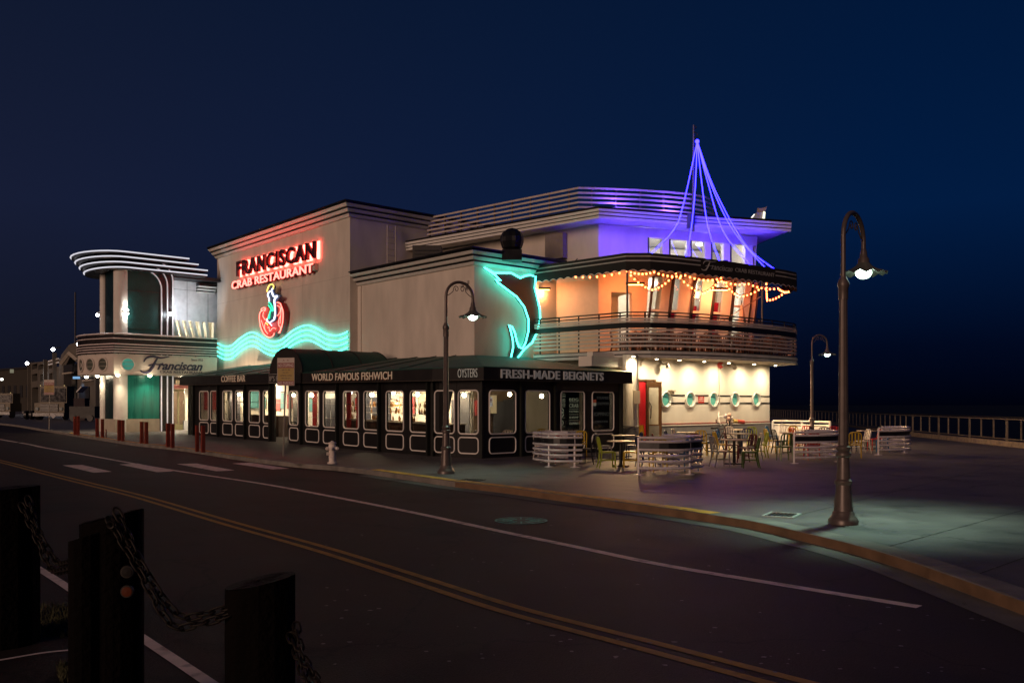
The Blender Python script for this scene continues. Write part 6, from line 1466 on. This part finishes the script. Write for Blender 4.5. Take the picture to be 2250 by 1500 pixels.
MB().tube(spline([(.22, -.26, 1.10), (.36, -.16, 1.04), (.40, 0, 1.0), (.36, .16, 1.04), (.22, .26, 1.10)], 4), .014, 6).build('handlebar', steel, t); MB().box((-.32, -.07, .86), (-.08, .07, .91)).build('saddle', blackp, t)
for y in (-.26, .26): MB().tube([(.20, y, 1.10), (.20, y, 1.22)], .018, 6).build('grip', blackp, t)
# ================================================================== FAR LEFT BACKGROUND
def bk(px, Z, z=0): return Vector(((px-CX)/F*Z, Z, z))
grey = mat('pier_wall_grey', (.12, .105, .085), .8, var=.15, vs=.4); pdark = mat('pier_opening', (.02, .02, .022), .6)
PH = thing('pier_hall', 'grey pier building with a tall gabled arch portal beyond the parked truck', 'building', bk(155, 118, .2))
Zp = 118
P3 = Path([bk(132, 126).xy, bk(210, 112).xy])
def pz(P, px, py): return P.z(px, py)
ox = [(132, 925), (132, 800), (134, 780), (152, 757), (168, 752), (182, 757), (200, 775), (210, 790), (210, 925)]
sz_ = [P3.sz(a, b) for a, b in ox]; sz_ = [(max(0, min(P3.L, s)), max(0, z)) for s, z in sz_]
ho = [P3.sz(a, b) for a, b in ((140, 915), (140, 812), (154, 783), (170, 797), (170, 915))]
MB().holed(P3, sz_, [ho], -1.0, 0).build('wall', grey, PH); MB().wbox(P3, 0, P3.L, 0, 5.5, -6, -5.5).build('inner_wall', pdark, PH)
MB().tube([P3.P(*P3.sz(136, 798), .1), P3.P(*P3.sz(153, 776), .1), P3.P(*P3.sz(172, 792), .1)], .3, 4).build('gable_trim', mat('pier_trim', (.42, .37, .30), .8), PH)
for a, b, c, d in ((142, 802, 162, 816), (176, 850, 198, 878), (186, 822, 206, 832)):
    s0, z1 = P3.sz(a, b); s1, z0 = P3.sz(c, d); f_ = MB().wbox(P3, s0, s1, z0, z1, .05, .15).build('window', pdark, PH); MB().wbox(P3, s0-.15, s1+.15, z0-.25, z0-.05, .05, .3).build('sill', mat('pier_trim'), f_)
MB().wbox(P3, 0, P3.L, 1.2, 1.4, .0, .2).build('band', mat('pier_trim'), PH)
PH2 = thing('arcade_building', 'long low pier arcade with paired openings lit by wall lamps at far left', 'building', bk(100, 140, .2))
P4 = Path([bk(66, 160).xy, bk(134, 130).xy])
ho = []
for x0, x1, y0, y1 in ((70, 82, 798, 812), (84, 100, 798, 813), (107, 130, 795, 810), (70, 82, 820, 838), (88, 101, 820, 838), (108, 121, 818, 838), (70, 84, 850, 905), (88, 101, 850, 905), (107, 122, 850, 905)):
    a, b = P4.sz(x0, y1); c, d = P4.sz(x1, y0); ho.append((a, b, c, d))
MB().holed(P4, [(0, 0), (P4.L, 0), (P4.L, P4.z(130, 788)), (P4.s(104), P4.z(104, 793)), (0, P4.z(66, 797))], [[(a, max(b, .3)), (c, max(b, .3)), (c, d), (a, d)] for a, b, c, d in ho], -1.0, 0).build('wall', grey, PH2)
MB().wbox(P4, 0, P4.L, 0, P4.z(130, 795), -3.2, -3).build('inner_wall', mat('arcade_in', (.08, .08, .07), .8), PH2)
for px, y0 in ((67.5, 800), (103, 790), (124, 775)): s_ = P4.s(px); MB().wbox(P4, s_-.35, s_+.35, 0, P4.z(px, y0), 0, .5).build('pier_column', grey, PH2)
MB().wbox(P4, P4.s(108), P4.s(130), P4.z(120, 800), P4.z(120, 797), .02, .15).build('rail', white, PH2); MB().wbox(P4, P4.s(108), P4.s(130), P4.z(120, 792), P4.z(120, 789), .02, .15).build('rail', white, PH2)
FB = thing('far_warehouse', 'dim distant warehouse row at the left edge', 'building', bk(20, 230, .2))
P5 = Path([bk(-120, 260).xy, bk(68, 215).xy]); MB().wbox(P5, 0, P5.L, 0, P5.z(30, 812), -4, 0).build('wall', mat('far_wall', (.04, .034, .026), .9), FB)
for i in range(16): s_ = P5.L*(i+.5)/16; MB().wbox(P5, s_-.9, s_+.9, 3.5, 6.5, .02, .1).build('window', pdark, FB)
MB().wbox(P5, 0, P5.L, P5.z(30, 812), P5.z(30, 808), -4, .4).build('roof', pdark, FB)
q = bk(26, 210, 0); MB().box((q.x-.35, q.y-.2, HC+(HY-819)/F*210), (q.x+.35, q.y+.2, HC+(HY-811)/F*210)).build('lit_sign_box', glow('far_glow', (.7, .65, .45), .25), label='tiny lit box high on the distant warehouse', cat='sign')
def farlamp(px, py, Z, e, lab, pole=True, lo=None):
    q = at(px, py, Z); t = thing('wall_lamp', lab, 'lamp', q, 0, 'cold lamps on the far pier buildings'); MB().sphere(q, .25, 10, 6).build('lens', glow('far_lens', (.92, .95, 1), 20), t, True)
    MB().tube([q+Vector((0, .1, .2)), q+Vector((.9, .5, .35))], .08, 5).build('arm', steel, t)
    spot('far_beam', q+Vector((.0, -.1, -.3)), q+Vector((2.0, 1.5, -8)), e, (.92, .95, 1), 150, .8, .2, t)
farlamp(59.5, 798, 142, 420, 'cold white wall lamp, leftmost on the pier buildings'); farlamp(116.5, 767.5, 128, 450, 'cold white wall lamp, middle of the three on the pier buildings'); farlamp(173, 756, 110, 150, 'cold lamp against the left edge of the entrance canopy')
q = at(165, 832, 116); spot('portal_light', q, q+Vector((0, 1, -6)), 300, (.35, .6, 1), 120, .8); MB().box((q.x-.3, q.y, q.z), (q.x+.5, q.y+.3, q.z+.3)).build('portal_lamp', glow('portal_glow', (.3, .6, 1), .7), label='pale blue lamp inside the pier portal', cat='lamp')
MB().tube([bk(165.5, 130, 8), at(165.5, 642, 130)], .12, 5).build('flagpole', mat('flag_pole', (.05, .05, .06), .5), label='thin distant flagpole rising above the pier hall', cat='flagpole')
for px, Z, lab in ((4, 205, 'pinpoint lamp at the far left edge'), ): q = at(px, 833, Z); MB().sphere(q, .3, 8, 5).build('far_lamp', glow('tiny', (.9, .9, .8), 6), label=lab, cat='lamp')
# ---- tanker truck and smaller truck
def truck(px0, px1, ybot, ytop, Z, label, tank, yel_):
    x0, x1 = (px0-CX)/F*Z, (px1-CX)/F*Z; g = .2; t = thing('tanker_truck' if tank else 'utility_truck', label, 'truck', ((x0+x1)/2, Z, g)); W_ = x1-x0; zt_ = HC+(HY-ytop)/F*Z
    body = mat('truck_yellow', (.05, .032, .004), .35, .1) ; chrome = mat('chrome', (.10, .10, .10), .25, .9); drk_ = mat('truck_dark', (.006, .006, .006), .4)
    cx0 = x0+W_*(.45 if tank else .35); cab = (cx0, x1)
    # cab faces the camera
    mb = MB(); mb.box((cx0, Z-1.0, g+.75), (x1, Z+1.4, g+1.75)); mb.box((cx0+.15, Z-.2, g+1.75), (x1-.15, Z+1.4, zt_-.1)); mb.build('cab', body, t)
    MB().box((cx0+.25, Z-.26, g+1.85), (x1-.25, Z-.21, zt_-.3)).build('windscreen', mat('truck_glass', (.01, .01, .015), .08), t)
    gr = MB().box((cx0+.6, Z-1.06, g+.85), (x1-.6, Z-1.01, g+1.65)).build('grille', drk_, t)
    for i in range(5): MB().box((cx0+.62, Z-1.09, g+.92+i*.15), (x1-.62, Z-1.065, g+.96+i*.15)).build('grille_bar', chrome, gr)
    MB().box((cx0-.05, Z-1.25, g+.4), (x1+.05, Z-1.05, g+.72)).build('bumper', chrome, t)
    for x in (cx0+.3, x1-.3): MB().tube([(x, Z-1.12, g+1.15), (x, Z-1.0, g+1.15)], .16, 12).build('headlight', mat('headlight', (.2, .2, .18), .1, em=(1, .95, .8), es=.02), t); MB().sphere((x, Z-.4, zt_-.05), .06, 6, 4).build('marker_light', glow('marker', (1, .7, .3), .5), t)
    for x in (cx0+.2, x1-.2):
        w_ = MB().tube([(x-.14, Z-.3, g+.5), (x+.14, Z-.3, g+.5)], .5, 18).build('wheel', drk_, t)
    if tank:
        MB().tube([(cx0+.9, Z+1.6, g+2.0), (cx0+.3, Z+1.9, g+2.05), (x0+.6, Z+6.5, g+2.05), (x0+.3, Z+7.0, g+2.0)], [.7, 1.15, 1.15, .7], 20).build('tank', mat('tank_steel', (.10, .12, .10), .25, .6), t, True)
        for k_ in range(3): q = Vector((cx0+.3, Z+1.9, g+2.05)).lerp(Vector((x0+.6, Z+6.5, g+2.05)), .2+.3*k_); MB().sphere(q+Vector((0, 0, 1.15)), .22, 8, 5).build('hatch', drk_, t)
    else: MB().box((x0, Z+.5, g+.7), (cx0-.05, Z+4, zt_-.6)).build('cargo_box', mat('cargo_brown', (.08, .03, .02), .6), t)
    for k_ in range(3):
        xx = x0+.5+k_*.62*(1 if tank else .8)
        w_ = MB().tube([(xx-.1, Z+1.2-k_*.1, g+.48), (xx+.14, Z+1.2-k_*.1, g+.48)], .46, 16).build('wheel', drk_, t); MB().tube([(xx-.11, Z+1.2-k_*.1, g+.48), (xx-.13, Z+1.2-k_*.1, g+.48)], .2, 10).build('hub', chrome, w_)
    MB().box((x0, Z+1.2, g+.65), (cx0, Z+2.0, g+.85)).build('chassis', drk_, t)
    if tank:
        mb = MB(); c = Vector((x1-1.0, Z-1.28, g+.45)); mb.v = [c+Vector((-.3, 0, 0)), c+Vector((0, 0, -.3)), c+Vector((.3, 0, 0)), c+Vector((0, 0, .3))]; mb.f = [(0, 1, 2, 3)]; mb.build('placard', mat('placard', (.5, .5, .5), .5), t)
truck(34, 152, 920, 846, 92, 'dark yellow nosed tanker truck parked at far left in the gloom', True, 1)
truck(-40, 33, 917, 862, 104, 'small dim yellow truck behind the tanker at the left edge', False, 1)
t = thing('sloped_stand', 'small dark kiosk with a sloped lit roof beyond the left tower column', 'kiosk', bk(175, 88, .2)); q = bk(175, 88, .2)
MB().box((q.x-.6, q.y, .2), (q.x+.5, q.y+1, 2.4)).build('body', mat('kiosk_maroon', (.02, .006, .01), .7), t)
mb = MB(); mb.v = [at(167, 860, 87.5), at(178, 848, 87.5), at(179.5, 850, 87.5), at(168, 862, 87.5)]; mb.v += [v+Vector((0, 1.3, 0)) for v in mb.v]; mb.f = [(0, 1, 2, 3), (4, 7, 6, 5), (0, 4, 5, 1), (2, 6, 7, 3), (0, 3, 7, 4), (1, 5, 6, 2)]; mb.build('roof', white, t)
q = bk(180, 84, .2); t = thing('parked_cart', 'low dark cart standing beyond the left tower column', 'cart', q); MB().box((q.x-1.2, q.y, .5), (q.x+1.2, q.y+1.2, 1.6)).build('body', mat('cart_dark', (.004, .003, .003), .5), t)
for x in (-.8, .8): MB().tube([(q.x+x, q.y-.1, .5), (q.x+x, q.y+.1, .5)], .3, 12).build('wheel', blackp, t)
# ================================================================== FOREGROUND TIMBER POSTS AND CHAINS
tim = mat('creosoted_timber', (.0035, .0022, .0018), .95, spec=.08, var=.5, vs=9, bump=1.0, bs=26, streak=.12)
topm = mat('timber_end_grain', (.010, .007, .005), .7, spec=.2, var=.6, vs=30, bump=1.0, bs=90)
def timber(px, Z, wpx, ytop_l, ytop_r, label, notch=False):
    r = wpx/F*Z/2; x = (px-CX)/F*Z; t = thing('timber_post', label, 'bollard', (x, Z, -.13), 0, 'old timber mooring posts linked by chain')
    z0 = HC+(HY-ytop_l)/F*Z; z1 = HC+(HY-ytop_r)/F*Z; n = 28; mb = MB(); rows = 10
    rnd = random.Random(px)
    pr = [1+rnd.uniform(-.02, .02) for _ in range(n)]
    for i in range(rows+1):
        f = i/rows
        for j in range(n):
            a = 2*math.pi*j/n; rj = r*pr[j]; xx, yy = x+rj*math.cos(a), Z+rj*math.sin(a); zt_ = z0+(z1-z0)*(math.cos(a)*.5+.5)+rnd.uniform(-.004, .004)
            mb.v.append(Vector((xx, yy, -.13+(zt_+.13)*f)))
    for i in range(rows):
        for j in range(n): a, b = i*n+j, i*n+(j+1) % n; mb.f.append((a, b, b+n, a+n))
    mb.build('shaft', tim, t)
    mb = MB(); o = rows*n; rings = 5
    for k_ in range(rings+1):
        f = 1-k_/rings
        for j in range(n):
            a = 2*math.pi*j/n; zt_ = z0+(z1-z0)*(math.cos(a)*f*.5+.5); mb.v.append(Vector((x+r*pr[j]*.995*math.cos(a)*f, Z+r*pr[j]*.995*math.sin(a)*f, zt_+.004+(rnd.uniform(-.006, .006) if k_ else 0))))
    for i in range(rings):
        for j in range(n): a, b = i*n+j, i*n+(j+1) % n; mb.f.append((a, b, b+n, a+n))
    mb.build('top', topm, t); return t, x, r
p1, xa, ra_ = timber(8, 7.2, 144, 1078, 1068, 'leftmost tarred timber post, cut by the left edge of the picture')
p2, xb, rb_ = timber(246, 5.4, 130, 1150, 1118, 'middle and tallest tarred timber post with slanted top and round reflectors')
p3, xc, rc_ = timber(572, 5.15, 150, 1290, 1262, 'right hand shorter tarred timber post with rough flat top')
mb = MB()
n = 14; xs = (205-CX)/F*5.3
for i in range(2):
    for j in range(n): a = 2*math.pi*j/n; mb.v.append(Vector((xs-.02+.10*math.cos(a), 5.27+.12*math.sin(a), -.13 if i == 0 else 1.02+.03*math.cos(a))))
for j in range(n): mb.f.append((j, (j+1) % n, n+(j+1) % n, n+j))
mb.f.append(tuple(n+j for j in range(n))); mb.build('fender_timber', tim, p2)
for py, c in ((1255, (.02, .018, .016)), (1298, (.12, .03, .012))):
    q = at(281, py, 5.4-rb_*1.0-.0); q.y = 5.4-rb_*.86-.02
    q = at(280, py, q.y)
    M = Matrix.Translation(q) @ Matrix.Rotation(math.radians(90), 4, 'X') @ Matrix.Rotation(math.radians(12), 4, 'Y')
    rf = MB().lathe([(.038, 0), (.038, .012), (.034, .018)], (0, 0, 0), 20).xf(M).build('reflector_rim', mat('rim_grey', (.03, .025, .02), .5), p2); MB().lathe([(.030, .018), (.028, .022), (.0, .024)], (0, 0, 0), 20).xf(M).build('reflector', mat('refl_%d' % py, c, .3), rf)
# chains of separate links
lk = MB(); lp = []
for i in range(16):
    a = 2*math.pi*i/16; lp.append(Vector((.034*math.cos(a)+(.016 if math.cos(a) > 0 else -.016), .021*math.sin(a), 0)))
lk.tube(lp, .0072, 6, True)
lme = bpy.data.meshes.new('link'); lme.from_pydata([tuple(v) for v in lk.v], [], lk.f); lme.materials.append(mat('chain_steel', (.014, .010, .007), .5, .4, spec=.3, var=.2, vs=20))
for p in lme.polygons: p.use_smooth = True
def chain(a, b, c, label, nlinks):
    t = thing('iron_chain', label, 'chain', a)
    for off in (Vector((0, 0, 0)), Vector((.02, .045, .045))):
        cur = spline([a+off, a.lerp(b, .45)+off*.5, b+off, b.lerp(c, .55)+Vector((0, 0, -.02))+off, c+off], 24)
        L = sum((q-p).length for p, q in zip(cur, cur[1:])); step = .071; d = 0; nxt = 0; k_ = 0
        for p, q in zip(cur, cur[1:]):
            l = (q-p).length
            while nxt <= d+l and l > 0:
                f = (nxt-d)/l; pos_ = p.lerp(q, f); dr = (q-p).normalized(); o = bpy.data.objects.new('link', lme); COL.objects.link(o); o.parent = t
                rot = dr.to_track_quat('X', 'Z').to_matrix().to_4x4() @ Matrix.Rotation(math.pi/2*(k_ % 2)+.3, 4, 'X'); o.matrix_local = Matrix.Translation(pos_-a) @ rot; nxt += step; k_ += 1
            d += l
chain(at(50, 1115, 6.6), at(112, 1248, 6.4), at(168, 1243, 5.6), 'sagging double iron chain between the left and middle timber posts', 30)
chain(at(245, 1150, 5.12), at(375, 1368, 5.0), at(500, 1352, 5.0), 'sagging double iron chain between the middle and right timber posts', 30)
chain(at(640, 1400, 4.95), at(680, 1510, 4.6), at(740, 1580, 4.2), 'short length of iron chain hanging from the right timber post', 12)
q = at(245, 1152, 5.08); MB().tube([q+Vector((.02*math.cos(i*.5), -.01, .02*math.sin(i*.5))) for i in range(13)], .006, 5).build('eye_bolt', mat('chain_steel'), p2)
# base strip / weeds beside the posts
mb = MB(); random.seed(5)
for i in range(1500):
    px, py = random.choice([(random.uniform(60, 175), random.uniform(1330, 1400)), (random.uniform(60, 175), random.uniform(1330, 1400)), (random.uniform(130, 170), random.uniform(1460, 1500))]); x, y = ground(px, py, -.13); h = random.uniform(.02, .07); a = random.uniform(0, 6.28)
    d = Vector((math.cos(a), math.sin(a), 0))*.006; q = Vector((x, y, -.13)); mb.add([q-d, q+d, q+Vector((random.uniform(-.03, .03), random.uniform(-.03, .03), h))], [(0, 1, 2)])
mb.build('weeds', mat('dry_weeds', (.05, .05, .02), .9), kind='stuff', label='low dry weeds growing at the foot of the timber posts')
